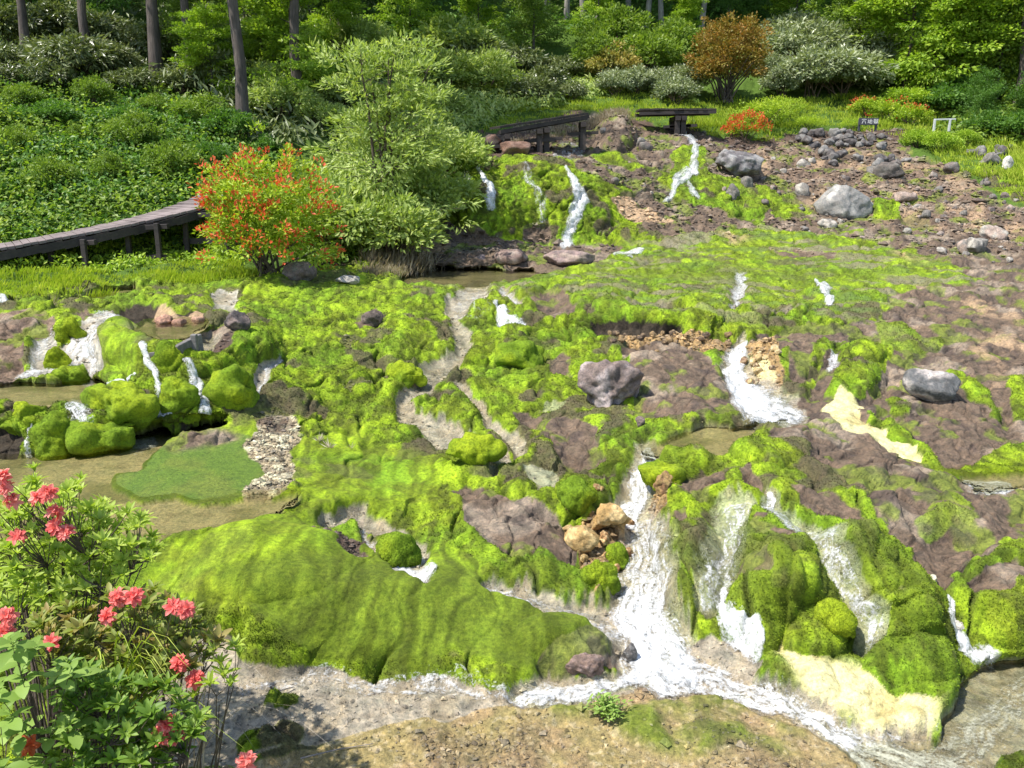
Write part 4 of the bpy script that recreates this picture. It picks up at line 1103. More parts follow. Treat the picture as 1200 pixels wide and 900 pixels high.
def wood_mat(name, c1, c2, rough=0.75, scale=3.0):
    m, nt, N, L, b = new_mat(name)
    tc = N.new('ShaderNodeTexCoord')
    mp = N.new('ShaderNodeMapping'); mp.inputs['Scale'].default_value = (1.2, 9, 9); L.new(tc.outputs['Object'], mp.inputs[0])
    n = nnoise(nt, scale, 6, 0.65, mp.outputs[0]); n2 = nnoise(nt, 1.6, 3, 0.6, tc.outputs['Object'])
    c = ramp(nt, n.outputs[0], [(0.3, c1), (0.7, c2)])
    c = mixc(nt, 1.0, c, ramp(nt, n2.outputs[0], [(0.3, (.6, .6, .6)), (0.7, (1.3, 1.3, 1.3))]), 'MULTIPLY')
    L.new(c, b.inputs['Base Color']); b.inputs['Roughness'].default_value = rough
    L.new(bump(nt, n.outputs[0], 0.4, 0.01), b.inputs['Normal'])
    return m
M_DECK = wood_mat('weathered_deck_boards', (.13, .10, .095), (.25, .205, .20))
M_BEAM = wood_mat('dark_timber', (.022, .017, .016), (.055, .042, .038))
M_WEIR = wood_mat('grey_weathered_plank', (.09, .085, .08), (.22, .20, .19))

# ---- the boardwalk at left
def deck_run(root, pts, width, plank, name_gap=0.012, thick=0.05):
    """cross planks along the line pts (near edge), decking laid to the far side"""
    P_ = [Vector(p) for p in pts]
    out = []
    rr = random.Random(4)
    for a, b in zip(P_[:-1], P_[1:]):
        d = b - a; L_ = d.length; d.normalize()
        side = Vector((-d.y, d.x, 0)).normalized()
        n = max(1, round(L_ / plank)); pk = L_ / n
        rot = d.to_track_quat('X', 'Z')
        for i in range(n):
            c = a + d * (pk * (i + .5)) + side * (width / 2) + Vector((0, 0, rr.uniform(-.006, .006)))
            out.append(box(c, (pk - name_gap, width + rr.uniform(-.03, .03), thick), rot))
    return out
bw = empty('boardwalk', (0, 0, 0), 'weathered timber boardwalk on dark posts rising from the left edge to the flowering azalea', 'boardwalk')
e0 = at(-60, 303, 9.9 * S); e1 = at(0, 292, 10.2 * S); e2 = at(110, 273, 10.75 * S); e3 = at(205, 252, 11.4 * S); e4 = at(285, 229, 12.3 * S)
_e = np.array([e0, e1, e2, e3, e4]); _t = np.array([0, .17, .45, .72, 1.0]); _ts = np.linspace(0, 1, 15)
edge = [Vector(q) for q in np.stack([np.polyval(np.polyfit(_t, _e[:, k], 3), _ts) for k in range(3)], -1)]
solid('deck', deck_run(bw, edge, 1.2, 0.15), M_DECK, bw)
def shift(p, dx=0, dy=0, dz=0): return Vector((p.x + dx, p.y + dy, p.z + dz))
solid('side_beam', [beam(shift(a, 0, .03, -.135), shift(b, 0, .03, -.11), 0.09, 0.155) for a, b in zip(edge[:-1], edge[1:])], M_BEAM, bw)
solid('side_beam', [beam(shift(a, -.3, 1.05, -.14), shift(b, -.3, 1.05, -.14), 0.09, 0.2) for a, b in zip(edge[:-1], edge[1:])], M_BEAM, bw)
def bent(u, vtop_, vbot, Yd, du2, crossbar):
    """a pair of posts under the deck with a head beam and a low brace"""
    t = at(u, vtop_, Yd); bt = at(u, vbot, Yd)
    u2 = u + du2
    t2 = at(u2, vtop_ - 3, Yd - 0.02); 
    h = t.z - bt.z
    for p in (t, Vector((t2.x, t2.y + 0.05, t2.z))):
        solid('post', [box((p.x, p.y + .1, p.z - (h + .5) / 2 + .05), (0.095, 0.095, h + .5))], M_BEAM, bw, 0.01)
    solid('head_beam', [beam((t.x - .35, t.y + .25, t.z - .02), (t2.x + .2, t2.y + .25, t2.z - .02), 0.12, 0.10)], M_BEAM, bw, 0.008)
    if crossbar:
        solid('brace', [beam((t.x - .1, t.y + .18, bt.z + h * .22), (t2.x + .12, t2.y + .2, bt.z + h * .25), 0.06, 0.12)], M_BEAM, bw)
bent(55, 287, 312, 10.55 * S, 38, False)
bent(146, 268, 314, 11.0 * S, 34, True)
bent(214, 253, 292, 11.5 * S, 46, True)
bent(-25, 302, 316, 10.1 * S, -20, False)

# ---- footbridges on the upper slope
def footbridge(label, a, b, width, posts):
    r = empty('footbridge', a, label, 'footbridge')
    a = Vector(a); b = Vector(b); o = Vector(a)
    la, lb = Vector((0, 0, 0)), b - a
    solid('deck', deck_run(r, [la, lb], width, 0.16, 0.01, 0.06), M_BEAM, r)
    for yo in (0.06, width - 0.06):
        solid('side_beam', [beam((la.x, la.y + yo, la.z - .13), (lb.x, lb.y + yo, lb.z - .08), .09, .10)], M_BEAM, r)
    for t, h in posts:
        p = la.lerp(lb, t)
        for yo in (0.1, width - .1):
            solid('post', [box((p.x, p.y + yo, p.z - .2 - h / 2), (.16, .16, h))], M_BEAM, r)
        solid('head_beam', [beam((p.x, p.y - .1, p.z - .28), (p.x, p.y + width + .1, p.z - .28), .16, .14)], M_BEAM, r)
        solid('brace', [beam((p.x - .45, p.y + .12, p.z - .55), (p.x + .45, p.y + .12, p.z - .5), .09, .09)], M_BEAM, r)
    return r
footbridge('short dark sloping footbridge on posts above the moss wall', at(586, 149, 15.5 * S), at(690, 133, 16.2 * S), .8, [(.08, .7), (.44, .95), (.52, .95), (.94, .8)])
footbridge('dark level footbridge above the upper right fall', at(750, 128, 18.3 * S), at(840, 128, 18.3 * S), 1.1, [(.5, 1.2), (.58, 1.2)])

# ---- the plank weir at left
w0 = ground(215, 434); wy = w0.y + .12
wr = empty('plank_weir', (w0.x, wy, w0.z), 'grey weathered plank weir damming the left pool above the twin falls', 'weir')
kx = wy / F
pa = at(208, 420, wy) - wr.location; pb = at(236, 405, wy + .5) - wr.location
solid('board', [beam((pa.x, pa.y, pa.z - .02), (pb.x, pb.y, pb.z - .02), .07, .36)], M_WEIR, wr, 0.012)
pc = at(228, 394, wy + .3) - wr.location
solid('post', [box((pc.x, pc.y - .02, pc.z - .28), (.075, .075, .62))], M_WEIR, wr, 0.012)
pd = at(160, 447, wy) - wr.location; pe = at(182, 443, wy) - wr.location
solid('rail', [beam(pd, pe, .05, .05)], M_WEIR, wr)
pf = at(178, 408, wy + .4) - wr.location; pg = at(192, 399, wy + .7) - wr.location
solid('loose_plank', [beam(pf, pg, .08, .05)], M_WEIR, wr)
solid('sluice_board', [beam(at(176, 417, wy + .1) - wr.location, at(194, 415, wy + .1) - wr.location, .05, .08)], M_WEIR, wr)

# ---- name board
M_BOARD, _nt, _N, _L, _b = new_mat('dark_sign_board')
_n = nnoise(_nt, 40, 4, 0.6); _L.new(ramp(_nt, _n.outputs[0], [(.3, (.035, .035, .05)), (.7, (.07, .07, .09))]), _b.inputs['Base Color']); _b.inputs['Roughness'].default_value = .6
M_LETTER, _nt, _N, _L, _b = new_mat('white_sign_paint')
_n = nnoise(_nt, 60, 3, 0.6); _L.new(ramp(_nt, _n.outputs[0], [(.3, (.68, .68, .66)), (.7, (.82, .82, .80))]), _b.inputs['Base Color']); _b.inputs['Roughness'].default_value = .5
sp0 = at(1017, 150, 18.6 * S)
sg = empty('name_board', sp0, 'small dark board with three white characters standing above the stone walls', 'sign')
kk = sp0.y / F
bwid, bh = 22 * kk, 7.5 * kk
solid('board', [box((0, 0, 7 * kk), (bwid, .04, bh))], M_BOARD, sg, 0.008)
for sx in (-1, 1):
    solid('post', [box((sx * bwid * .43, .05, 3.2 * kk), (.06, .06, 13 * kk))], M_BOARD, sg)
# the three characters, drawn stroke by stroke on a 10 x 10 square
STROKES = [
    [(5, 10, 5, 9), (1, 9, 9, 9), (1, 9, 1, 7.6), (9, 9, 9, 7.6), (3.9, 7, 1.2, 1), (6, 7.2, 8.8, 1)],
    [(2.2, 8.5, 2.2, 2.5), (.6, 6.2, 4, 6.2), (.5, 2, 4, 3), (4.6, 7, 9.4, 7.4), (6.8, 9.5, 6.8, 3), (5, 8, 5, 1.5), (5, 1.5, 9.4, 1.5), (9.4, 1.5, 9.4, 3), (9, 7.4, 9, 4.4)],
    [(2.4, 9.5, 1, 7), (1.9, 7.8, 2.2, 1), (.6, 4, 2, 5.6), (3.6, 9, 5.8, 9), (3.6, 7.6, 5.8, 7.6), (3.6, 6.2, 5.8, 6.2), (3.7, 4.6, 5.7, 4.6), (3.7, 4.6, 3.7, 1.5), (5.7, 4.6, 5.7, 1.5), (3.7, 1.5, 5.7, 1.5), (6.3, 6.4, 9.6, 6.4), (8, 9.5, 7.6, 4.5), (7.6, 4.5, 6.2, 1), (8, 5.5, 9.6, 1), (9, 8.8, 9.5, 7.8)],
]
for ci, chs in enumerate(STROKES):
    ch = 5.6 * kk; ox = (-.24 + ci * .30) * bwid; oz = 7 * kk - ch / 2
    pr = []
    for (x0, z0, x1, z1) in chs:
        pr.append(beam((ox + (x0 / 10 - .5) * ch, -.022, oz + z0 / 10 * ch), (ox + (x1 / 10 - .5) * ch, -.022, oz + z1 / 10 * ch), .012, ch * .085))
    solid('character', pr, M_LETTER, sg)

# ---- pale railing at upper right
M_RAIL, _nt, _N, _L, _b = new_mat('pale_galvanised_rail')
_n = nnoise(_nt, 30, 3, 0.6); _L.new(ramp(_nt, _n.outputs[0], [(.3, (.45, .46, .46)), (.7, (.62, .63, .62))]), _b.inputs['Base Color']); _b.inputs['Roughness'].default_value = .45
rl0 = at(1112, 152, 19.0 * S); kk2 = rl0.y / F
rl = empty('railing', rl0, 'pale metal post and rail in front of the dark bushes at upper right', 'railing')
for dx_ in (0, -17):
    solid('post', [box((dx_ * kk2, 0, 4.5 * kk2), (.07, .07, 13 * kk2))], M_RAIL, rl, 0.01)
solid('rail', [beam((-18 * kk2, 0, 11 * kk2), (6 * kk2, 0, 11.6 * kk2), .05, .05)], M_RAIL, rl)
# ================================================================ PLANTS
def leaf_mat(name, stops, trans=0.35, rough=0.5, spec=0.35, tcol=None):
    m, nt, N, L, b = new_mat(name)
    t = attr(nt, 'tint').outputs['Fac']
    pos = N.new('ShaderNodeNewGeometry').outputs['Position']
    n = nnoise(nt, 1.3, 2, 0.5, pos)
    tt = mathn(nt, 'ADD', mathn(nt, 'MULTIPLY', t, 0.75), mathn(nt, 'MULTIPLY', mathn(nt, 'SUBTRACT', n.outputs[0], 0.25), 0.5), True)
    c = ramp(nt, tt, stops)
    L.new(c, b.inputs['Base Color']); b.inputs['Roughness'].default_value = rough; b.inputs['Specular IOR Level'].default_value = spec
    tr = N.new('ShaderNodeBsdfTranslucent')
    L.new(mixc(nt, 1.0, c, tcol or (1.25, 1.35, .55), 'MULTIPLY'), tr.inputs[0])
    mx = N.new('ShaderNodeMixShader'); mx.inputs[0].default_value = trans
    L.new(b.outputs[0], mx.inputs[1]); L.new(tr.outputs[0], mx.inputs[2]); L.new(mx.outputs[0], N['Material Output'].inputs['Surface'])
    return m
LM = {
    'deep': leaf_mat('deep_green_leaves', [(0, (0.0483, 0.111, 0.024)), (.5, (0.107, 0.221, 0.036)), (1, (0.202, 0.331, 0.056))]),
    'mid': leaf_mat('mid_green_leaves', [(0, (0.0819, 0.144, 0.022)), (.5, (0.187, 0.286, 0.0404)), (1, (0.349, 0.42, 0.0642))]),
    'bright': leaf_mat('bright_green_leaves', [(0, (0.14, 0.249, 0.022)), (.5, (0.304, 0.44, 0.0404)), (1, (0.514, 0.593, 0.0734))]),
    'light': leaf_mat('light_grey_green_leaves', [(0, (0.176, 0.25, 0.0625)), (.5, (0.348, 0.438, 0.115)), (1, (0.621, 0.648, 0.25))]),
    'pale': leaf_mat('pale_silvery_leaves', [(0, (0.116, 0.16, 0.0725)), (.5, (0.275, 0.319, 0.174)), (1, (0.58, 0.609, 0.406))], 0.25, 0.4, 0.5),
    'sasa': leaf_mat('dull_bamboo_grass_leaves', [(0, (0.0435, 0.0653, 0.0174)), (.5, (0.131, 0.167, 0.0508)), (1, (0.435, 0.464, 0.246))], 0.25, 0.35, 0.6),
    'copper': leaf_mat('copper_leaves', [(0, (.15, .19, .03)), (.4, (.26, .21, .035)), (1, (.46, .20, .06))], 0.3, tcol=(1.2, 1.0, .6)),
    'salmon': leaf_mat('salmon_tipped_leaves', [(0, (0.189, 0.246, 0.0435)), (.5, (0.377, 0.348, 0.087)), (1, (0.62, 0.406, 0.174))], 0.3, tcol=(1.2, 1.1, .6)),
    'azalea': leaf_mat('azalea_leaves', [(0, (0.14, 0.229, 0.022)), (.5, (0.349, 0.477, 0.0366)), (1, (0.631, 0.66, 0.0917))], 0.38),
    'rosette': leaf_mat('young_azalea_leaves', [(0, (.14, .23, .02)), (.5, (.32, .43, .05)), (1, (.52, .60, .16))], 0.4, 0.45, 0.25),
    'bronze': leaf_mat('bronze_tinged_leaves', [(0, (.12, .19, .025)), (.5, (.22, .27, .045)), (1, (.36, .24, .10))], 0.3),
    'broad': leaf_mat('broad_bluish_leaves', [(0, (.12, .20, .035)), (.5, (.23, .35, .07)), (1, (.40, .52, .16))], 0.35, 0.5, 0.2),
    'low': leaf_mat('low_azalea_leaves', [(0, (.06, .13, .015)), (.5, (.14, .25, .03)), (1, (.26, .36, .06))], 0.35),
    'grass': leaf_mat('grass_blades', [(0, (0.187, 0.286, 0.0275)), (.5, (0.397, 0.497, 0.055)), (1, (0.66, 0.66, 0.166))], 0.3),
    'dry': leaf_mat('dry_stalks', [(0, (0.246, 0.189, 0.116)), (.5, (0.435, 0.362, 0.275)), (1, (0.609, 0.551, 0.464))], 0.15),
    'orange': leaf_mat('orange_red_flowers', [(0, (.55, .07, .02)), (.5, (.70, .13, .045)), (1, (.78, .26, .11))], 0.35, 0.5, 0.3, (1.1, 1, .9)),
    'red': leaf_mat('coral_red_flowers', [(0, (.74, .10, .10)), (.5, (.84, .22, .19)), (1, (.88, .42, .35))], 0.35, 0.5, 0.3, (1.1, 1, .9)),
    'white': leaf_mat('white_flowers', [(0, (.7, .7, .66)), (1, (.85, .85, .8))], 0.3, 0.5, 0.3, (1, 1, .9)),
}
def bark_mat(name, c1, c2):
    m, nt, N, L, b = new_mat(name)
    tc = N.new('ShaderNodeTexCoord'); mp = N.new('ShaderNodeMapping'); mp.inputs['Scale'].default_value = (9, 9, 1.6); L.new(tc.outputs['Object'], mp.inputs[0])
    n = nnoise(nt, 2.2, 6, 0.7, mp.outputs[0]); n2 = nnoise(nt, 1.1, 3, 0.6, tc.outputs['Object'])
    c = ramp(nt, n.outputs[0], [(0.3, c1), (0.7, c2)])
    c = mixc(nt, 1.0, c, ramp(nt, n2.outputs[0], [(0.3, (.6, .6, .6)), (0.7, (1.35, 1.35, 1.3))]), 'MULTIPLY')
    L.new(c, b.inputs['Base Color']); b.inputs['Roughness'].default_value = .9
    L.new(bump(nt, n.outputs[0], .8, .04), b.inputs['Normal'])
    return m
M_BARK = bark_mat('grey_brown_bark', (.05, .038, .03), (.16, .13, .115))
M_PALEBARK = bark_mat('pale_bark', (.20, .18, .16), (.45, .42, .38))
M_TWIG = bark_mat('brown_twigs', (.06, .042, .03), (.17, .13, .10))

def leaves6(P, A, Nn, Ln, Wd, tint, fold=0.15, curl=0.25):
    """larger leaves with a curved midrib: 8 triangles each"""
    n = len(P)
    A = unit(A); Sd = unit(np.cross(A, Nn)); Nn = unit(np.cross(Sd, A))
    Ln = np.broadcast_to(np.asarray(Ln, f32), (n,))[:, None]; Wd = np.broadcast_to(np.asarray(Wd, f32), (n,))[:, None]
    ring = []
    for t, w in ((0, .06), (.3, .82), (.6, 1.0), (.85, .6), (1.0, .02)):
        c = P + A * Ln * t - Nn * Ln * curl * t * t
        ring += [c + Sd * Wd * .5 * w + Nn * Wd * fold * w, c, c - Sd * Wd * .5 * w + Nn * Wd * fold * w]
    Vv = np.stack(ring, 1).reshape(-1, 3)
    fs = []
    for k in range(4):
        a = k * 3
        fs += [[a, a + 3, a + 4, a + 1], [a + 1, a + 4, a + 5, a + 2]]
    i = np.arange(n, dtype=np.int32)[:, None, None] * 15
    Ff = (i + np.array(fs, np.int32)[None]).reshape(-1, 4)
    return Vv.astype(f32), Ff, np.repeat(np.asarray(tint, f32), 15)

def leaf_obj(name, parts, mat, parent=None, smooth=False):
    V_ = np.concatenate([p[0] for p in parts]); T_ = np.concatenate([p[2] for p in parts])
    F_, n = [], 0
    for p in parts:
        f_ = p[1]
        if f_.shape[1] == 4: f_ = np.concatenate([f_[:, :3], f_[:, [0, 2, 3]]], 0)
        F_.append(f_ + n); n += len(p[0])
    me = mesh_np(name, V_, np.concatenate(F_), smooth, {'tint': T_})
    return link(name, me, mat, parent)

def tube(pts, rad, seg=6):
    P_ = np.asarray([tuple(p) for p in pts], f32); rr = np.asarray(rad, f32)
    T = np.gradient(P_, axis=0); T = unit(T)
    ref = np.array([0.3, 0.9, 0.2], f32)
    a = unit(np.cross(T, ref)); b = np.cross(T, a)
    ang = np.linspace(0, 2 * np.pi, seg, endpoint=False)
    V_ = (P_[:, None] + (a[:, None] * np.cos(ang)[None, :, None] + b[:, None] * np.sin(ang)[None, :, None]) * rr[:, None, None]).reshape(-1, 3)
    f = []
    for k in range(len(P_) - 1):
        for s_ in range(seg):
            s2 = (s_ + 1) % seg
            f.append((k * seg + s_, k * seg + s2, (k + 1) * seg + s2, (k + 1) * seg + s_))
    return V_, np.array(f, np.int32)

def cluster_leaves(rng, centers, rads, n_each, Ln, Wd, out=0.6, up=0.5, flat=0.6, centre=None, droop=0.0, ltint=0.35):
    """leaf clusters: each centre carries n leaves in a flattened ball, all facing up and outwards"""
    centers = np.asarray(centers, f32); k = len(centers)
    rads = np.broadcast_to(np.asarray(rads, f32), (k,))
    idx_ = np.repeat(np.arange(k), n_each); n = len(idx_)
    g = rng.normal(size=(n, 3)).astype(f32); g = unit(g) * (rng.random((n, 1)).astype(f32) ** 0.45)
    g[:, 2] *= flat
    P = centers[idx_] + g * rads[idx_][:, None]
    c0 = np.zeros(3, f32) if centre is None else np.asarray(centre, f32)
    od = unit(centers[idx_] - c0)
    A = unit(g) * 0.8 + od * out + rng.normal(size=(n, 3)) * 0.5; A[:, 2] -= droop
    Nn = np.array([0, 0, 1.0]) * up + od * 0.5 + rng.normal(size=(n, 3)) * 0.45
    ct = rng.random(k).astype(f32)
    tint = np.clip(ct[idx_] * ltint + rng.random(n) * (1 - ltint) * .8 + g[:, 2] * 0.25, 0, 1)
    L_ = Ln * rng.uniform(.65, 1.25, n)
    return leaves(P, A, Nn, L_, L_ * (Wd / Ln) * rng.uniform(.8, 1.2, n), tint)

def shell_points(rng, n, size, low=0.15, bumpy=0.25, hollow=0.55, zc=.36):
    """cluster centres in a lumpy dome of (x,y,z) size standing on z=0"""
    d = unit(rng.normal(size=(n, 3))); d[:, 2] = np.abs(d[:, 2]) * (1 - low) + rng.uniform(-abs(low), abs(low), n)
    r = hollow + (1 - hollow) * rng.random(n) ** .5
    r *= 1 + bumpy * np.sin(d[:, 0] * 5.1 + size[0]) * np.cos(d[:, 1] * 4.3) + rng.normal(0, bumpy * .25, n)
    p = d * r[:, None] * np.array([size[0] / 2, size[1] / 2, size[2] * 0.62])
    p[:, 2] += size[2] * zc
    p[:, 2] = np.maximum(p[:, 2], 0.03 * size[2])
    return p.astype(f32)

def stems_to(rng, targets, n, base_r, r0, fork=0.35):
    """curving stems from the ground to some of the cluster centres"""
    out = []
    t = targets[rng.choice(len(targets), min(n, len(targets)), replace=False)]
    for p in t:
        b = np.array([rng.normal(0, base_r), rng.normal(0, base_r), -0.05])
        m1 = b * 0.65 + p * 0.35 + np.array([0, 0, abs(p[2]) * .12]); m2 = b * .3 + p * .7 + np.array([0, 0, abs(p[2]) * .08])
        out.append(tube([b, m1, m2, p], [r0, r0 * .75, r0 * .5, r0 * .2], 5))
    return out

def shrub(name, seed, size, nc, nl, Ln, Wd, mat, crad=None, stems=10, r0=0.02, parent=None, bark=None, kw=None, flowers=None, low=.15, bumpy=.25, hollow=.5, zc=.36):
    """shrub parts under an Empty: foliage, branches (and flowers)"""
    rng = np.random.default_rng(seed)
    root = empty(name)
    cs = shell_points(rng, nc, size, low, bumpy, hollow, zc)
    cr = crad or 0.22 * min(size)
    leaf_obj('foliage', [cluster_leaves(rng, cs, cr * rng.uniform(.6, 1.3, nc), nl, Ln, Wd, centre=(0, 0, size[2] * .3), **(kw or {}))], LM[mat], root)
    st = stems_to(rng, cs, stems, 0.04 * size[0] + .02, r0)
    solid('branches', st, bark or M_TWIG, root, smooth=True)
    if flowers:
        fm, nf, fr, fl = flowers
        rr_ = np.linalg.norm((cs - np.array([0, 0, size[2] * .3])) / np.array(size), axis=1)
        od_ = np.argsort(-rr_)[:int(nc * .75)]
        fc = cs[rng.choice(od_, min(nf, len(od_)), replace=False)]
        fc = fc + unit(fc - np.array([0, 0, size[2] * .3])) * cr * .8
        leaf_obj('blossom', [cluster_leaves(rng, fc, fr, 14, fl, fl * .55, out=.9, flat=.8)], LM[fm], root)
    return root

def tree(name, seed, height, trunk_r, crown, nc, nl, Ln, Wd, mat, bark, crad, clear=0.3, lean=(0, 0), spread=0.5, kw=None, layered=False, ntrunk=1):
    """tree: tapered trunk, limbs to the crown, leaf clumps round the limb ends"""
    rng = np.random.default_rng(seed)
    root = empty(name)
    tr = []
    cs = []
    H_ = height
    for k in range(ntrunk):
        lx, ly = (lean[0] + (rng.normal(0, .12) if ntrunk > 1 else 0)) * H_, (lean[1] + (rng.normal(0, .12) if ntrunk > 1 else 0)) * H_
        zs = np.linspace(0, 1, 9)
        wob_ = rng.normal(0, .0045 * H_, (9, 2)); wob_[0] = 0
        tp = [(lx * t * t + w_[0] + k * .12, ly * t * t + w_[1], t * H_ * .95 - .15) for t, w_ in zip(zs, wob_)]
        tr.append(tube(tp, [trunk_r * (1.25 if t == 0 else 1 - .85 * t) for t in zs], 9))
        nlimb = 14
        for j in range(nlimb):
            t = clear + (1 - clear) * (j + rng.random()) / nlimb
            i0 = min(int(t * 8), 7); fr = t * 8 - i0
            p0 = np.array(tp[i0]) * (1 - fr) + np.array(tp[i0 + 1]) * fr
            ang = rng.uniform(0, 2 * np.pi)
            ext = spread * H_ * (1 - .55 * (t - clear) / (1 - clear)) * rng.uniform(.6, 1.1)
            p3 = p0 + np.array([math.cos(ang) * ext, math.sin(ang) * ext, ext * rng.uniform(.05, .45)])
            p1 = p0 * .6 + p3 * .4 + np.array([0, 0, ext * .12])
            r_ = trunk_r * (1 - .8 * t) * .5
            tr.append(tube([p0, p1, p3], [r_, r_ * .6, r_ * .15], 5))
            for q in range(max(1, nc // (nlimb * ntrunk))):
                f = rng.uniform(.35, 1.12)
                c = (p0 * (1 - f) + p3 * f) if f < 1 else p3 + (p3 - p0) * (f - 1)
                cs.append(c + rng.normal(0, crad * .9, 3) * np.array([1, 1, .45 if layered else .9]))
    solid('trunk', tr, bark, root, smooth=True)
    cs = np.array(cs, f32)
    leaf_obj('crown', [cluster_leaves(rng, cs, crad * rng.uniform(.6, 1.3, len(cs)), nl, Ln, Wd, centre=(0, 0, H_ * .45), flat=.35 if layered else .7, **(kw or {}))], LM[mat], root)
    return root

def put(root, g, rz, sc, label, cat, group=None, first=None, sz=None):
    o = root if first else copy_tree(root)
    o.location = g; o.rotation_euler = (0, 0, rz); o.scale = (sc, sc, sc * (sz or 1))
    for k_ in ('label', 'category', 'group'):
        if k_ in o: del o[k_]
    return tag(o, label, cat, group)

vr = random.Random(77)
class Proto:
    """a kind of plant: the first placing uses the original, later ones are copies with their own place, turn and size"""
    def __init__(self, root, height): self.root = root; self.h = height; self.n = 0
    def place(self, g, hm, label, cat, group=None, wide=1.0):
        o = self.root if self.n == 0 else copy_tree(self.root)
        self.n += 1
        s_ = hm / self.h
        o.location = g; o.rotation_euler = (0, 0, vr.uniform(0, 6.28)); o.scale = (s_ * wide, s_ * wide, s_)
        for k_ in ('group',):
            if k_ in o: del o[k_]
        return tag(o, label, cat, group)

# ---- moss tips: the short shoots that make the carpet's pile
def moss_tips(n, seed):
    rng = np.random.default_rng(seed)
    qi = Q[mossq]; dq = D.ravel()[qi[:, 0]]
    q = qi[rng.integers(0, len(qi), n)]
    a, b = rng.random((n, 1)), rng.random((n, 1))
    P = PV[q[:, 0]] * (1 - a) * (1 - b) + PV[q[:, 1]] * a * (1 - b) + PV[q[:, 2]] * a * b + PV[q[:, 3]] * (1 - a) * b
    Nn_ = NRM[q[:, 0]]; d = D.ravel()[q[:, 0]]
    lum = np.clip(LUMP.ravel()[q[:, 0]], .25, 1)
    L_ = (.009 + .0013 * d) * rng.uniform(.5, 1.3, n) * lum
    A = Nn_ + rng.normal(0, .55, (n, 3)) + np.array([0, -.25, -.1])
    v, f, _t = leaves((P - Nn_ * .003).astype(f32), A, rng.normal(0, 1, (n, 3)) + np.array([0, -.6, .6]), L_, L_ * .42, np.zeros(n), fold=.25)
    c = CV[q[:, 0]] * rng.uniform(.75, 1.35, (n, 1))
    z1 = np.zeros(len(v), f32)
    o = link('moss_tips', mesh_np('moss_tips', v, f, False, {'wet': z1, 'fuzz': z1 + 1}, {'tint': np.clip(np.repeat(c, 4, 0), .003, .8)}), M_GROUND)
    return tag(o, 'short bright moss shoots covering the cushions as a ragged pile', 'moss', kind='stuff')
moss_tips(360000, 70)

# ---- ground cover (nobody could count it)
def cover(name, label, poly, n, Ln, Wd, mat, hmax, seed, clump=0.35, per=14, up=0.6, droop=0.1, cat='undergrowth', blades=False, sinkz=0.0):
    rng = np.random.default_rng(seed)
    P = np.asarray(poly, f32); lo, hi = P.min(0), P.max(0)
    nk = n // per
    c = []
    while len(c) < nk:
        q = rng.uniform(lo, hi, (nk * 2, 2))
        ins = np.zeros(len(q), bool)
        for k in range(len(P)):
            x0, y0 = P[k]; x1, y1 = P[(k + 1) % len(P)]
            if y0 == y1: continue
            ins ^= ((y0 > q[:, 1]) != (y1 > q[:, 1])) & (q[:, 0] < (x1 - x0) * (q[:, 1] - y0) / (y1 - y0) + x0)
        c += list(q[ins])
    c = np.array(c[:nk])
    j = iv(c[:, 1]); i = iu(c[:, 0])
    G = np.stack([X[j, i], Y[j, i], Z[j, i]], -1)
    ct = rng.random(nk); ch = rng.uniform(.45, 1.0, nk) * hmax * (0.7 + 0.6 * sstep(-.3, .3, fbm(G[:, 0], G[:, 1], G[:, 2], 2.0, 2, seed)))
    ii = np.repeat(np.arange(nk), per); m = len(ii)
    off = rng.normal(0, clump * .5, (m, 2))
    rr_ = np.hypot(off[:, 0], off[:, 1]) / clump
    zz = ch[ii] * np.clip(1 - .55 * rr_ * rr_, .1, 1) * (rng.uniform(.25, 1, m) ** .6)
    base = G[ii].copy(); base[:, 0] += off[:, 0]; base[:, 1] += off[:, 1]
    if blades:
        A = np.stack([off[:, 0] * 1.2 + rng.normal(0, .25, m), off[:, 1] * 1.2 + rng.normal(0, .25, m), np.ones(m)], -1)
        Nn = np.stack([rng.normal(0, .4, m), -np.ones(m), np.full(m, .6)], -1)
        L_ = ch[ii] * rng.uniform(.6, 1.2, m)
        pr = leaves(base - np.array([0, 0, .03]), A, Nn, L_, Wd, np.clip(ct[ii] * .4 + rng.random(m) * .6, 0, 1), fold=.3, curl=.25)
    else:
        base[:, 2] += zz - sinkz
        A = np.stack([off[:, 0] + rng.normal(0, .25, m), off[:, 1] + rng.normal(0, .25, m), rng.normal(.05, .25, m) - droop], -1)
        Nn = np.stack([rng.normal(0, .45, m), rng.normal(-.25, .45, m), np.full(m, up + .4)], -1)
        L_ = Ln * rng.uniform(.6, 1.3, m)
        pr = leaves(base, A, Nn, L_, L_ * Wd / Ln, np.clip(ct[ii] * .4 + rng.random(m) * .4 + .3 * zz / hmax - .1, 0, 1))
    o = leaf_obj(name, [pr], LM[mat])
    return tag(o, label, cat, kind='stuff')

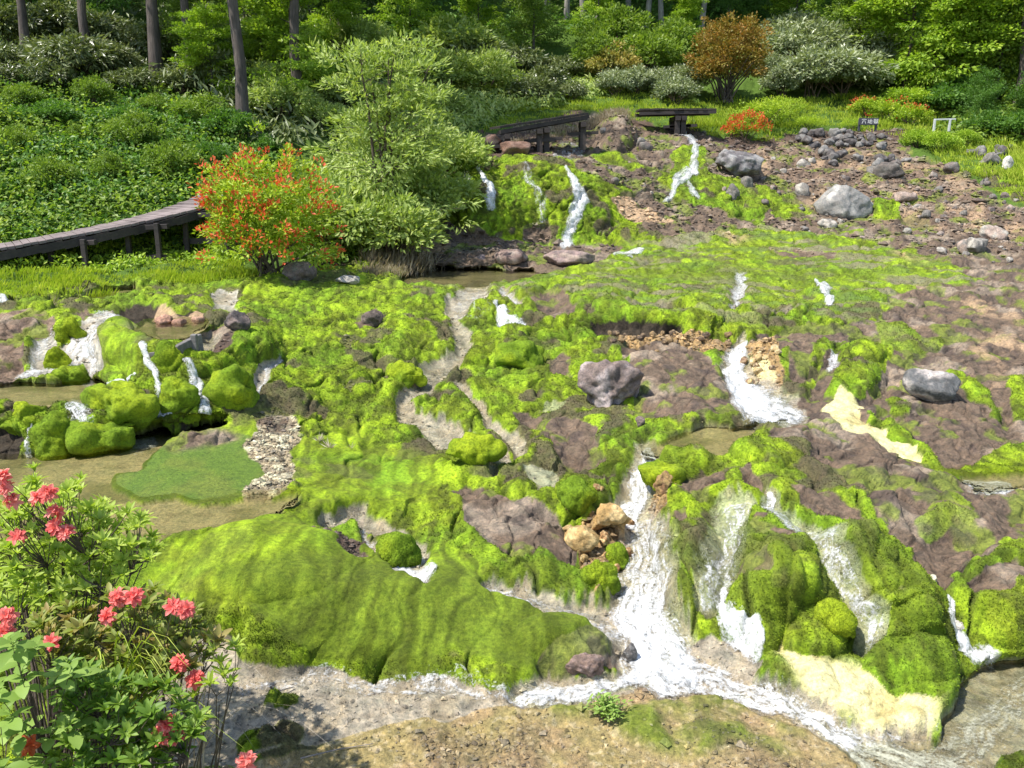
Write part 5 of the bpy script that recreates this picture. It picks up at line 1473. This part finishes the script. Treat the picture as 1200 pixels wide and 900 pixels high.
cover('undergrowth', 'deep green leafy herbs covering the bank behind the boardwalk', [(-250, 105), (60, 100), (180, 108), (280, 150), (330, 190), (300, 235), (255, 262), (250, 285), (-250, 300)], 40000, .125, .08, 'deep', .55, 1, .4)
cover('undergrowth', 'mid-green herbs mixed through the bank behind the boardwalk', [(-250, 105), (60, 100), (180, 108), (280, 150), (330, 190), (300, 235), (255, 262), (250, 285), (-250, 300)], 26000, .12, .075, 'mid', .58, 17, .5, per=26)
cover('undergrowth', 'paler yellow-green weeds scattered through the herb bank behind the boardwalk', [(-250, 120), (60, 112), (180, 120), (270, 160), (300, 200), (255, 262), (250, 285), (-250, 300)], 6000, .12, .07, 'bright', .62, 15, .7, per=22)
cover('undergrowth', 'dark bamboo grass on the shaded forest floor at upper left', [(-500, -120), (430, -120), (430, 130), (330, 190), (180, 112), (60, 104), (-500, 110)], 26000, .30, .09, 'sasa', .9, 2, .6, droop=.45)
cover('undergrowth', 'dark leaves on the shaded forest floor behind the falls', [(420, -140), (1500, -140), (1500, 60), (1100, 90), (900, 40), (640, 50), (420, 80)], 26000, .28, .14, 'deep', 1.0, 3, .7)
cover('undergrowth', 'dull green bamboo grass on the slope above the far footbridge', [(420, 60), (560, 40), (640, 70), (700, 110), (650, 128), (590, 135), (540, 160), (470, 230), (400, 220), (390, 100)], 26000, .22, .08, 'light', .6, 4, .5, droop=.3)
cover('grass', 'pale rough grass around the far footbridges', [(555, 160), (600, 130), (680, 108), (720, 96), (770, 108), (810, 118), (880, 118), (850, 158), (800, 150), (745, 140), (690, 128), (600, 145)], 9000, .3, .02, 'grass', .22, 5, .3, blades=True, cat='grass')
cover('grass', 'light green grass and herbs on the bank at upper right', [(800, 150), (860, 122), (940, 118), (1010, 110), (1110, 138), (1260, 150), (1260, 200), (1190, 195), (1130, 180), (1080, 165), (1030, 155), (950, 150), (900, 165), (840, 160)], 16000, .3, .02, 'grass', .28, 6, .3, blades=True, cat='grass')
cover('grass', 'short grass on the bank under the railing at the right edge', [(1080, 160), (1150, 170), (1260, 180), (1260, 262), (1200, 240), (1165, 215), (1110, 196)], 7000, .3, .02, 'grass', .26, 16, .3, blades=True, cat='grass')
cover('undergrowth', 'dark green leafy undergrowth beneath the trees at upper right', [(1085, 140), (1130, 110), (1300, 90), (1400, 120), (1400, 180), (1200, 175), (1130, 168)], 12000, .22, .13, 'mid', .7, 7, .5)
cover('grass', 'bright tufted grass between the boardwalk and the moss at left', [(-200, 352), (-100, 322), (0, 312), (100, 308), (135, 322), (130, 344), (60, 352), (0, 356)], 6000, .3, .014, 'grass', .17, 8, .2, blades=True, cat='grass')
cover('grass', 'bright tufted grass in front of the orange azalea', [(145, 334), (155, 315), (200, 300), (262, 300), (300, 316), (330, 328), (280, 332), (220, 336)], 5000, .3, .014, 'grass', .17, 9, .2, blades=True, cat='grass')
cover('undergrowth', 'light green herbs growing under the boardwalk', [(-200, 322), (-200, 285), (60, 280), (200, 272), (290, 268), (330, 300), (260, 312), (160, 316), (135, 318), (60, 312)], 11000, .10, .05, 'bright', .20, 10, .25)
cover('undergrowth', 'mixed light green weeds at the foot of the big pale shrub', [(330, 300), (400, 275), (480, 250), (520, 200), (560, 175), (530, 240), (470, 290), (380, 320)], 7000, .14, .06, 'mid', .4, 11, .3)
cover('dry_stalks', 'tangle of grey dead stalks left of the terrace pool', [(425, 325), (432, 305), (460, 296), (500, 300), (505, 316), (470, 325)], 2200, .3, .012, 'dry', .30, 12, .25, blades=True, cat='dead stalks')
cover('dry_stalks', 'mound of pale dead grass beside the far footbridge', [(690, 150), (697, 138), (715, 132), (730, 140), (735, 152), (712, 158)], 2600, .3, .014, 'dry', .28, 13, .25, blades=True, cat='dead grass')
cover('dry_stalks', 'pale litter of dead stalks under the short footbridge', [(590, 165), (610, 145), (680, 140), (690, 150), (650, 168), (600, 172)], 1600, .3, .014, 'dry', .22, 14, .25, blades=True, cat='dead stalks')

# ---- far and middle trees
P_TALL = [Proto(tree('forest_tree', 21, 15, .26, None, 150, 46, .42, .22, 'mid', M_BARK, 1.1, clear=.42, spread=.24), 15),
          Proto(tree('forest_tree', 22, 15, .24, None, 150, 46, .42, .20, 'deep', M_BARK, 1.1, clear=.38, spread=.24, layered=True), 15),
          Proto(tree('forest_tree', 23, 15, .13, None, 120, 46, .40, .22, 'bright', M_PALEBARK, 1.0, clear=.5, spread=.2), 15)]
P_LOW = [Proto(tree('leafy_tree', 24, 6, .09, None, 190, 72, .165, .081, 'bright', M_BARK, .45, clear=.08, spread=.34, layered=True), 6),
         Proto(tree('leafy_tree', 25, 6, .10, None, 190, 72, .165, .082, 'mid', M_BARK, .5, clear=.06, spread=.36), 6),
         Proto(tree('leafy_tree', 26, 6, .10, None, 190, 72, .165, .081, 'deep', M_BARK, .5, clear=.04, spread=.32), 6)]
P_SHRUB = {k: Proto(shrub('shrub', 30 + i, (2.4, 2.4, 1.6), 90, 42, l_, w_, k, crad=.34, stems=9, r0=.03, kw=kw), 1.6)
           for i, (k, l_, w_, kw) in enumerate([('mid', .15, .08, None), ('light', .17, .07, None), ('pale', .18, .075, dict(droop=.3)), ('sasa', .24, .075, dict(droop=.5)), ('deep', .16, .09, None), ('bright', .14, .075, None), ('azalea', .11, .055, None)])}
W_ = {'mid': 'mid-green', 'light': 'light green', 'pale': 'pale silvery', 'sasa': 'dull drooping-leaved', 'deep': 'dark green', 'bright': 'bright green', 'azalea': 'yellow-green'}

# trunks one can tell apart: (u, v of the foot, trunk width px, which, label)
for u, v, w, which, hm, lab in [
    (284, 158, 14, 0, 17, 'thickest tree trunk standing right behind the orange azalea'),
    (183, 92, 14, 1, 17, 'straight grey trunk in front of the dark bamboo grass at upper left'),
    (352, 134, 12, 0, 16, 'grey trunk between the thickest trunk and the big pale shrub'),
    (225, 100, 7, 1, 15, 'thin dark trunk between the two grey trunks at left'),
    (105, 88, 10, 1, 16, 'dark shaded trunk near the upper left corner'),
    (1190, 136, 11, 1, 15, 'dark trunk at the upper right edge'),
    (30, 70, 10, 1, 16, 'shaded trunk farthest left at the top'),
    (400, 60, 10, 0, 16, 'trunk hidden behind the branches above the big pale shrub'),
]:
    g = ground(u, v); k = g.y / F
    base = .26 if which == 0 else .24
    o = P_TALL[which].place(g, hm, lab, 'tree', 'tall forest trees')
    s_ = w * k / (2 * base * 1.02)
    o.scale = (max(s_, .6), max(s_, .6), hm / 15)
for u, v, hm in [(756, 34, 15), (775, 34, 15), (700, 30, 16), (683, 26, 15), (664, 22, 15), (735, 20, 15), (820, 42, 15), (855, 30, 15), (1000, 45, 14), (945, 26, 15), (640, 10, 16)]:
    o = P_TALL[2].place(ground(u, v), hm, 'thin pale trunk in the shade of the forest behind the falls', 'tree', 'thin pale trunks behind the falls')
for i in range(34):
    u = -420 + (i % 17) * 115 + vr.uniform(-40, 40); v = (-25 if i < 17 else -110) + vr.uniform(-25, 20)
    P_TALL[i % 2].place(ground(u, v), vr.uniform(14, 19), 'tall tree in the dense forest high on the hill', 'tree', 'tall forest trees')
for i in range(30):
    u = -350 + (i % 15) * 125 + vr.uniform(-45, 45); v = (12 if i < 15 else -45) + vr.uniform(-12, 12)
    if i < 15 and 640 < u < 800: continue
    P_LOW[(1, 2, 0)[i % 3]].place(ground(u, v), vr.uniform(5, 8), 'dark leafy young tree in the forest edge', 'tree', 'leafy young trees of the forest edge')

# named trees and shrubs
for u, v, hpx, p, lab in [
    (625, 62, 90, P_LOW[1], 'rich green young tree above the bamboo-grass slope at centre'),
    (560, 40, 70, P_LOW[0], 'yellow-green young tree left of the rich green one at top centre'),
    (480, 55, 110, P_LOW[0], 'yellow-green branches of a young tree at the top above the big pale shrub'),
    (390, 70, 110, P_LOW[0], 'light leafy sapling in front of the dark forest left of centre'),
    (310, 95, 120, P_LOW[0], 'light leafy sapling around the thickest trunk at left'),
    (235, 85, 100, P_LOW[1], 'small leafy tree between the grey trunks at left'),
    (250, 118, 105, P_LOW[0], 'airy sapling with leaves hanging left of the thickest trunk'),
    (345, 122, 160, P_LOW[0], 'airy sapling hanging over the grey trunk beside the big pale shrub'),
    (800, 60, 80, P_LOW[0], 'light sapling in the forest edge above the level footbridge'),
    (700, 48, 80, P_LOW[0], 'light sapling above the salmon-topped shrub'),
    (1060, 112, 190, P_LOW[0], 'big bright leafy tree at the right of the pale shrubs'),
    (1090, 122, 150, P_LOW[0], 'bright young tree between the flowering shrubs and the dark bank'),
    (1165, 128, 150, P_LOW[0], 'bright sapling right of the pale railing'),
    (1120, 120, 190, P_LOW[0], 'bright leafy tree second from the right edge'),
    (1180, 110, 180, P_LOW[1], 'leafy tree at the upper right corner'),
    (1010, 85, 120, P_LOW[1], 'mid-green young tree behind the silvery shrubs'),
    (930, 45, 90, P_LOW[0], 'light green young tree above the silvery shrubs'),
    (860, 30, 70, P_LOW[2], 'dark young tree behind the copper tree'),
    (1240, 140, 170, P_LOW[1], 'leafy tree just beyond the right edge of the clearing'),
    (1150, 152, 60, P_LOW[2], 'dark bush-like young tree behind the pale railing'),
    (1205, 158, 70, P_LOW[2], 'dark young tree by the bank at the right edge'),
]:
    g = ground(u, v)
    p.place(g, hpx * g.y / F, lab, 'tree', wide=1.1)

def row(kind, pts, group):
    for u, v, hpx, lab in pts:
        g = ground(u, v)
        P_SHRUB[kind].place(g, hpx * g.y / F * (vr.uniform(.6, 1.3) if len(pts) > 5 else 1), lab, 'shrub', group, wide=vr.uniform(.85, 1.25))
row('sasa', [(x_, y_, 42, 'drooping-leaved bush with pale glinting leaves in the dark upper left forest') for x_, y_ in ((10, 95), (55, 80), (90, 98), (135, 90), (20, 55), (70, 45), (120, 55), (160, 60), (205, 70), (250, 105), (210, 110), (160, 108), (60, 108), (0, 112))], 'drooping-leaved bushes in the upper left forest')
row('light', [(x_, y_, 40, 'light green bush among the trunks at upper left') for x_, y_ in ((250, 70), (310, 112), (330, 85), (390, 110), (420, 70), (400, 130), (330, 140), (375, 150))], 'light bushes among the trunks')
row('mid', [(x_, y_, 34, 'mid-green bush on the herb bank behind the boardwalk') for x_, y_ in ((30, 130), (110, 125), (180, 135), (240, 150), (20, 180), (90, 170), (160, 180), (230, 190), (60, 225), (130, 215), (205, 215), (-40, 160), (-50, 220))], 'bushes on the herb bank')
row('deep', [(x_, y_, 30, 'dark green bush on the herb bank under the trunks') for x_, y_ in ((270, 165), (310, 180), (250, 200), (60, 150), (150, 155), (-20, 200))], 'dark bushes on the herb bank')
row('light', [(x_, y_, 44, 'rounded grey-green bush on the slope above the far footbridge') for x_, y_ in ((440, 95), (490, 85), (540, 80), (520, 110), (570, 108), (610, 112), (470, 130), (520, 140))], 'rounded bushes above the far footbridge')
row('sasa', [(x_, y_, 36, 'dull dark bush on the crest above the far footbridge') for x_, y_ in ((560, 90), (600, 92), (640, 108), (670, 118), (625, 122), (655, 90))], 'dull bushes on the crest above the footbridge')
row('mid', [(700, 88, 40, 'mid-green bush left of the salmon-topped shrub'), (760, 92, 46, 'mid-green bush right of the salmon-topped shrub'), (790, 78, 46, 'mid-green bush left of the copper tree'), (725, 60, 44, 'mid-green bush above the salmon-topped shrub')], 'bushes round the salmon-topped shrub')
row('pale', [(x_, y_, 44, 'silvery-leaved bush on the slope right of the copper tree') for x_, y_ in ((905, 95), (935, 85), (965, 95), (990, 88), (1015, 98), (950, 112), (915, 112), (985, 112), (1030, 75), (960, 66), (925, 62), (1000, 62))], 'silvery bushes right of the copper tree')
row('pale', [(x_, y_, 28, 'low silvery bush at the foot of the forest centre right') for x_, y_ in ((770, 112), (800, 108), (745, 108), (790, 122), (720, 112))], 'low silvery bushes behind the level footbridge')
row('azalea', [(895, 150, 34, 'yellow-green bush behind the orange-red azalea'), (915, 142, 26, 'small yellow-green bush right of the orange-red azalea'), (945, 152, 18, 'low yellow-green tuft left of the stone walls'), (998, 152, 14, 'low bright tuft left of the name board')], 'yellow-green bushes at upper right')
row('bright', [(1075, 172, 24, 'bright green bush on the bank below the railing'), (1100, 178, 24, 'second bright bush on the bank below the railing'), (1130, 172, 20, 'small bright bush right of the railing'), (1060, 132, 30, 'bright bush between the flowering shrub and the trees')], 'bright bushes on the upper right bank')
row('deep', [(1100, 140, 40, 'dark bush right of the flowering shrubs'), (1160, 165, 34, 'dark bush on the bank right of the railing'), (1200, 168, 38, 'dark bush at the right edge of the bank'), (1130, 128, 40, 'dark bush under the right-hand trees')], 'dark bushes at the right')

# copper tree, flowering shrubs
g = ground(850, 122); k = g.y / F
t_ = shrub('copper_tree', 51, (3.7, 3.5, 3.5), 330, 46, .13, .07, 'copper', crad=.34, stems=26, r0=.045, bark=M_BARK, low=-.12, bumpy=.22, hollow=.35)
put(t_, g, 0.4, 84 * k / 3.5, 'rounded copper-leaved tree with several stems standing on the green slope', 'tree', first=True)
g = ground(873, 164); k = g.y / F
t_ = shrub('flowering_azalea', 52, (1.55, 1.4, 1.15), 120, 26, .085, .045, 'azalea', crad=.16, stems=8, r0=.02, flowers=('orange', 110, .15, .10))
put(t_, g, 0, 30 * k / 1.15, 'round azalea bush covered in orange-red flowers on the upper bank', 'shrub', first=True)
g = ground(717, 98); k = g.y / F
t_ = shrub('salmon_topped_shrub', 53, (1.7, 1.5, 1.2), 90, 34, .11, .055, 'salmon', crad=.2, stems=8)
put(t_, g, 0, 40 * k / 1.2, 'shrub with salmon-orange young leaves in front of the dark forest', 'shrub', first=True)
for i, (u, v, hpx, lab) in enumerate([(1015, 140, 24, 'sparsely orange-flowered azalea above the name board'), (1040, 142, 26, 'orange-flowered azalea right of the name board'), (1065, 148, 26, 'orange-flowered azalea nearest the railing')]):
    g = ground(u, v); k = g.y / F
    t_ = shrub('flowering_azalea', 54 + i, (1.5, 1.3, 1.0), 70, 26, .10, .05, 'azalea', crad=.17, stems=8, flowers=('orange', 9, .16, .10))
    put(t_, g, 0, hpx * k / 1.0, lab, 'shrub', first=True)

# the big pale shrub left of the falls
g = ground(445, 292); k = g.y / F
t_ = tree('pale_shrub', 60, 5.0, .07, None, 400, 34, .17, .055, 'light', M_TWIG, .36, clear=.10, spread=.40, layered=True, ntrunk=5)
put(t_, g, 0.9, 232 * k / 5.0, 'big sprawling light green shrub between the orange azalea and the moss wall', 'shrub', first=True)
for u, v, hpx, lab in [(400, 300, 90, 'low light bush at the left foot of the big pale shrub'), (505, 262, 70, 'low light bush at the right foot of the big pale shrub'), (455, 305, 80, 'leafy bush at the front foot of the big pale shrub'), (520, 215, 60, 'light bush overhanging the left end of the moss wall')]:
    g = ground(u, v); P_SHRUB['light'].place(g, hpx * g.y / F, lab, 'shrub')
# the orange azalea at left
g = ground(315, 328); k = g.y / F
t_ = shrub('orange_azalea', 61, (2.2, 1.9, 2.55), 320, 40, .085, .042, 'azalea', crad=.22, stems=16, r0=.028, flowers=('orange', 150, .14, .085), bumpy=.12, low=.5, zc=.34)
put(t_, g, 0.0, 160 * k / 2.55, 'tall azalea with scattered orange flowers beside the boardwalk end', 'shrub', first=True)
# small pale plant on the sandy bank
g = ground(712, 838); k = g.y / F
rng = np.random.default_rng(62)
root = empty('leafy_plant', g, 'small light green leafy plant alone on the sandy bank', 'plant')
nst = 34
ang = rng.uniform(0, 6.28, nst); rad = rng.uniform(.02, .13, nst)
tips = np.stack([np.cos(ang) * rad * 1.15, np.sin(ang) * rad, .20 - .9 * rad + rng.uniform(-.04, .03, nst)], -1).astype(f32)
lp = []
for q in range(nst):
    m_ = 9
    tt = np.linspace(.35, 1, m_)[:, None]
    Pp = tips[q][None] * tt * np.array([[1, 1, 1]])
    a_ = np.arange(m_) * 2.4
    A_ = np.stack([np.cos(a_) + tips[q, 0] * 4, np.sin(a_) + tips[q, 1] * 4, np.full(m_, .55)], -1)
    lp.append(leaves6(Pp, A_, np.tile(np.array([[0, 0, 1.]]), (m_, 1)) + rng.normal(0, .2, (m_, 3)), rng.uniform(.035, .055, m_), .015, rng.uniform(.4, 1, m_)))
leaf_obj('leaves', lp, LM['broad'], root)
solid('stem', [tube([(0, 0, -.03), tuple(t_ * .5 + np.array([0, 0, .02])), tuple(t_)], [.004, .003, .0015], 4) for t_ in tips], M_TWIG, root)
for i, (u, v) in enumerate([(380, 530), (383, 528), (375, 522), (1108, 520)]):
    pass
# ================================================================ FOREGROUND PLANTS (lower left)
def inpoly(rng, poly, n):
    P = np.asarray(poly, f32); lo, hi = P.min(0), P.max(0); out = []
    while len(out) < n:
        q = rng.uniform(lo, hi, (n * 3, 2)); ins = np.zeros(len(q), bool)
        for k in range(len(P)):
            x0, y0 = P[k]; x1, y1 = P[(k + 1) % len(P)]
            if y0 == y1: continue
            ins ^= ((y0 > q[:, 1]) != (y1 > q[:, 1])) & (q[:, 0] < (x1 - x0) * (q[:, 1] - y0) / (y1 - y0) + x0)
        out += list(q[ins])
    return np.array(out[:n])

def rosettes(rng, tips, dirs, n, Ln, Wd, spread=0.9):
    pr = []
    for p, d in zip(tips, dirs):
        d = np.array(d) / np.linalg.norm(d)
        a = np.cross(d, [0.3, .2, .9]); a /= np.linalg.norm(a); b = np.cross(d, a)
        m = rng.integers(n - 2, n + 4)
        an = np.arange(m) * 2.4 + rng.uniform(0, 6)
        el_ = np.linspace(.2, 1.2, m)[::-1]
        A = np.cos(an)[:, None] * a * np.sin(el_)[:, None] * spread + np.sin(an)[:, None] * b * np.sin(el_)[:, None] * spread + d * np.cos(el_)[:, None]
        Nn = d - A * .3 + rng.normal(0, .12, (m, 3))
        L_ = Ln * rng.uniform(.7, 1.15, m) * rng.uniform(.8, 1.15)
        t0 = rng.uniform(.3, .9)
        base = np.array(p) - d * np.linspace(0, .03, m)[:, None]
        pr.append(leaves6(base, A, Nn, L_, L_ * Wd / Ln * rng.uniform(.85, 1.15, m), np.clip(t0 + rng.normal(0, .13, m) + .2 * (el_ < .6), 0, 1), fold=.2, curl=.22))
    return pr

def branch_set(rng, root_pts, tips, nodes, r0):
    """stems: roots -> main forks -> tips"""
    tubes = []
    node_root = [min(root_pts, key=lambda r: np.linalg.norm(np.array(r)[:2] - n[:2])) for n in nodes]
    for n_, r in zip(nodes, node_root):
        r = np.array(r); m = r * .5 + n_ * .5 + rng.normal(0, .03, 3)
        tubes.append(tube([r, m, n_], [r0 * .8, r0 * .55, r0 * .3], 5))
    for t in tips:
        t = np.array(t)
        d = np.linalg.norm(nodes - t, axis=1) + np.where(nodes[:, 2] > t[2] - .02, .5, 0)
        n_ = nodes[int(np.argmin(d))]
        m = n_ * .45 + t * .55 + rng.normal(0, .015, 3) - np.array([0, 0, .02])
        tubes.append(tube([n_, m, t], [r0 * .3, r0 * .25, r0 * .15], 4))
    return tubes

def bloom(rng, c, d, n, size, parent, root_loc, mat='red'):
    """a truss of open funnel flowers: five petals each and a few stamens"""
    c = np.array(c) - np.array(root_loc); pr = []
    d = np.array(d) / np.linalg.norm(d)
    for k in range(n):
        fd = d + rng.normal(0, .75, 3); fd[1] -= .3; fd /= np.linalg.norm(fd)
        a = np.cross(fd, [.2, .5, .8]); a /= np.linalg.norm(a); b = np.cross(fd, a)
        p0 = c + fd * size * .35
        an = np.arange(5) * 2 * np.pi / 5 + rng.uniform(0, 6)
        A = np.cos(an)[:, None] * a + np.sin(an)[:, None] * b + fd * .75
        pr.append(leaves6(np.tile(p0, (5, 1)), A, np.tile(fd, (5, 1)) - A * .2, np.full(5, size), np.full(5, size * .55), rng.uniform(.1, .9) + rng.uniform(-.1, .1, 5), fold=.12, curl=.35))
        s_ = rng.normal(0, .25, (4, 3)) + fd
        pr.append(leaves(np.tile(p0, (4, 1)), s_, rng.normal(0, 1, (4, 3)), size * 1.1, size * .035, np.full(4, .9), fold=0))
        pr.append(leaves(np.tile(c, (2, 1)), np.tile(fd, (2, 1)) + rng.normal(0, .1, (2, 3)), rng.normal(0, 1, (2, 3)), size * .45, size * .12, np.full(2, .3), fold=.1))
    return leaf_obj('flower_cluster', pr, LM[mat], parent)

def fore_plant(name, label, cat, seed, tips_px, Y0, dY, base_px, nnode, n, Ln, Wd, mat, r0, blooms=(), bloom_size=.04, spread=.9, up=1.0, lean=(0, 0, 0), bn=7):
    rng = np.random.default_rng(seed)
    gb = ground(*base_px)
    root = empty(name, gb, label, cat)
    g0 = np.array(gb)
    tips = np.array([at(p[0], p[1], Y0 + rng.uniform(-dY, dY) + (700 - p[1]) * .0009) for p in tips_px]) - g0
    ctr = tips.mean(0) * np.array([1, 1, .3])
    dirs = [(t - ctr) * .9 + np.array([0, -.1, up]) * .35 + rng.normal(0, .12, 3) + np.array(lean) for t in tips]
    leaf_obj('leaves', rosettes(rng, tips, dirs, n, Ln, Wd, spread), LM[mat], root, True)
    nodes = tips[rng.choice(len(tips), min(nnode * 3, len(tips)), replace=False)] * np.array([.9, .9, .84])
    roots = [np.array([rng.normal(0, .06), rng.normal(0, .06), -.06]) for _ in range(5)]
    bt = [at(b[0], b[1], Y0 - dY - .06) for b in blooms]
    alltips = list(tips) + [np.array(b) - g0 for b in bt]
    solid('stems', branch_set(rng, roots, alltips, nodes, r0), M_TWIG, root, smooth=True)
    for b, p in zip(blooms, bt):
        bloom(rng, p, (0, -.45, .8), b[2] if len(b) > 2 else bn, bloom_size, root, g0, b[3] if len(b) > 3 else 'red')
    return root

_r = np.random.default_rng(9)
pxA = np.concatenate([inpoly(_r, [(-30, 600), (10, 590), (40, 552), (60, 585), (92, 560), (105, 590), (135, 585), (185, 618), (188, 645), (150, 668), (120, 690), (60, 720), (-30, 720)], 400),
                      np.array([(40, 548), (95, 560), (90, 566), (178, 628), (168, 608), (150, 600), (186, 640), (120, 588), (10, 640), (60, 628)])])
fore_plant('azalea', 'tall azalea with narrow yellow-green leaf rosettes and coral flowers at the left edge', 'shrub', 201, pxA, 4.35, .40, (70, 985), 14, 11, .070, .0195, 'rosette', .012,
           [(5, 560, 6), (8, 574, 5), (16, 588, 7), (57, 578, 7), (46, 584, 5), (64, 602, 6), (78, 625, 9), (66, 618, 6), (20, 630, 3), (-12, 590, 6)], .042)
pxB = np.concatenate([inpoly(_r, [(95, 705), (150, 690), (215, 702), (240, 735), (262, 752), (240, 775), (200, 800), (150, 815), (100, 780), (60, 760), (30, 725)], 210), np.array([(236, 738), (228, 715), (180, 690)])])
fore_plant('azalea', 'lower azalea with bronze-tinged leaves and coral flowers in front of the silt bed', 'shrub', 202, pxB, 3.95, .30, (150, 1010), 12, 10, .072, .023, 'bronze', .010,
           [(140, 700, 9), (158, 700, 6), (129, 722, 5), (217, 715, 6), (203, 712, 4), (10, 722, 8), (6, 742, 9), (62, 753, 3), (211, 778, 6), (229, 797, 8)], .042)
pxE = inpoly(_r, [(70, 775), (130, 790), (200, 800), (235, 830), (225, 880), (200, 920), (60, 930), (70, 830)], 210)
fore_plant('azalea', 'low dark azalea filling the bottom left corner with one large coral flower head', 'shrub', 203, pxE, 3.6, .22, (140, 1030), 10, 10, .07, .022, 'low', .009,
           [(198, 850, 12), (190, 862, 9), (205, 862, 8), (289, 893, 6), (32, 874, 5, 'orange')], .045)
pxD = np.array([(276, 756), (281, 764), (262, 790), (258, 776), (246, 800), (226, 815), (238, 842), (270, 800), (228, 780), (250, 760)])
fore_plant('azalea_twig', 'slender azalea twig with a few pale rosettes leaning over the silt bed', 'shrub', 204, pxD, 3.75, .10, (205, 960), 4, 11, .07, .019, 'rosette', .008)
# broad-leaved plant in the corner
rng = np.random.default_rng(205)
gb = ground(20, 1010); g0 = np.array(gb)
rt = empty('broad_leaved_plant', gb, 'broad-leaved bluish-green plant in the bottom left corner', 'plant')
pc_ = np.concatenate([inpoly(rng, [(-30, 745), (45, 748), (85, 770), (95, 800), (85, 850), (60, 900), (-30, 910)], 32), np.array([(40, 752), (80, 790), (72, 845), (20, 770)])])
tp = np.array([at(p[0], p[1], 3.35 + rng.uniform(-.2, .2)) for p in pc_]) - g0
lp = []
for t in tp:
    m_ = 6; an = np.arange(m_) * (np.pi / 2 + .15) + rng.uniform(0, 6)
    A_ = np.stack([np.cos(an), np.sin(an), np.array([.1, .15, .3, .35, .7, .8])], -1)
    L_ = rng.uniform(.075, .115, m_) * np.array([1.1, 1.1, 1, .9, .55, .5])
    lp.append(leaves6(np.tile(t, (m_, 1)) - np.array([0, 0, 1]) * np.linspace(.05, 0, m_)[:, None], A_, np.tile([[0, -.15, 1.]], (m_, 1)) + rng.normal(0, .2, (m_, 3)), L_, L_ * .52, rng.uniform(.15, .85) + rng.uniform(-.1, .1, m_), fold=.1, curl=.3))
leaf_obj('leaves', lp, LM['broad'], rt, True)
nd = tp[rng.choice(len(tp), 8, replace=False)] * np.array([.7, .7, .6])
solid('stems', branch_set(rng, [np.array([rng.normal(0, .08), rng.normal(0, .05), -.05]) for _ in range(5)], tp, nd, .008), M_TWIG, rt, smooth=True)
# grass clump and dry blades
def blade_clump(name, label, base_px, Yb, ends, seed, mat, w=.008):
    rng = np.random.default_rng(seed)
    gb = ground(*base_px); g0 = np.array(gb)
    rt = empty(name, gb, label, 'grass tuft')
    Vs, Fs, Ts, n = [], [], [], 0
    for e in ends:
        p3 = np.array(at(e[0], e[1], Yb + rng.uniform(-.15, .15))) - g0
        p0 = np.array([rng.normal(0, .03), rng.normal(0, .03), -.03]); up_ = np.array([p3[0] * .35, p3[1] * .4, max(p3[2], .1) * 1.25 + .08])
        t = np.linspace(0, 1, 8)[:, None]
        c = (1 - t) ** 2 * p0 + 2 * t * (1 - t) * up_ + t * t * p3
        sd_ = np.array([1, .2, 0]) * w * .5 * (1 - t ** 2 * .95)
        v = np.stack([c - sd_, c + sd_], 1).reshape(-1, 3)
        f = np.array([[2 * k, 2 * k + 1, 2 * k + 3, 2 * k + 2] for k in range(7)], np.int32) + n
        Vs.append(v); Fs.append(f); Ts.append(np.full(16, rng.uniform(.2, 1))); n += 16
    link('blades', mesh_np('blades', np.concatenate(Vs), np.concatenate(Fs), True, {'tint': np.concatenate(Ts)}), LM[mat], rt)
    return rt
rg = np.random.default_rng(3)
blade_clump('grass_clump', 'clump of long arching grass blades in front of the lower azalea', (150, 1000), 3.5, [(rg.uniform(110, 235), rg.uniform(765, 870)) for _ in range(46)] + [(262, 848), (250, 858), (240, 838), (265, 870), (285, 876), (200, 850)], 301, 'grass', .011)
blade_clump('dry_grass_blades', 'few dry pale grass blades lying on the moss at the bottom', (225, 905), 3.7, [(325, 812), (300, 835), (330, 862), (430, 876), (395, 880), (300, 880), (280, 850)], 302, 'dry', .006)
for lab, a, b, c, r_ in [('thin pale dead twig lying on the sandy bank', (352, 884), (395, 877), (437, 871), .006), ('crooked grey twig lying on the wet silt bed', (318, 822), (326, 812), (344, 806), .008), ]:
    pts = [ground(*q) + Vector((0, 0, .02)) for q in (a, b, c)]
    o = solid('dead_twig', [tube([p - pts[0] for p in pts], [r_, r_ * .8, r_ * .4], 6)], bark_mat('dead_wood', (.22, .18, .15), (.45, .40, .36)), smooth=True)
    o.location = pts[0]; tag(o, lab, 'twig')
for lab, u, v, n_, h_ in [('little tuft of grey dead plant on the moss left of centre', 372, 524, 26, .10), ('small grey dead tuft above the gravel patch', 385, 532, 20, .09), ('dead plant tuft on the moss at the top of the gravel', 410, 530, 14, .07)]:
    rng = np.random.default_rng(int(u))
    g = ground(u, v); A_ = np.stack([rng.normal(0, .9, n_), rng.normal(0, .7, n_), rng.uniform(.3, 1, n_)], -1)
    o = leaf_obj('dead_tuft', [leaves(np.tile([[0, 0, -.01]], (n_, 1)).astype(f32), A_, rng.normal(0, 1, (n_, 3)), h_ * rng.uniform(.8, 1.6, n_), .009, rng.random(n_))], LM['dry'])
    o.location = g; tag(o, lab, 'dead plant')
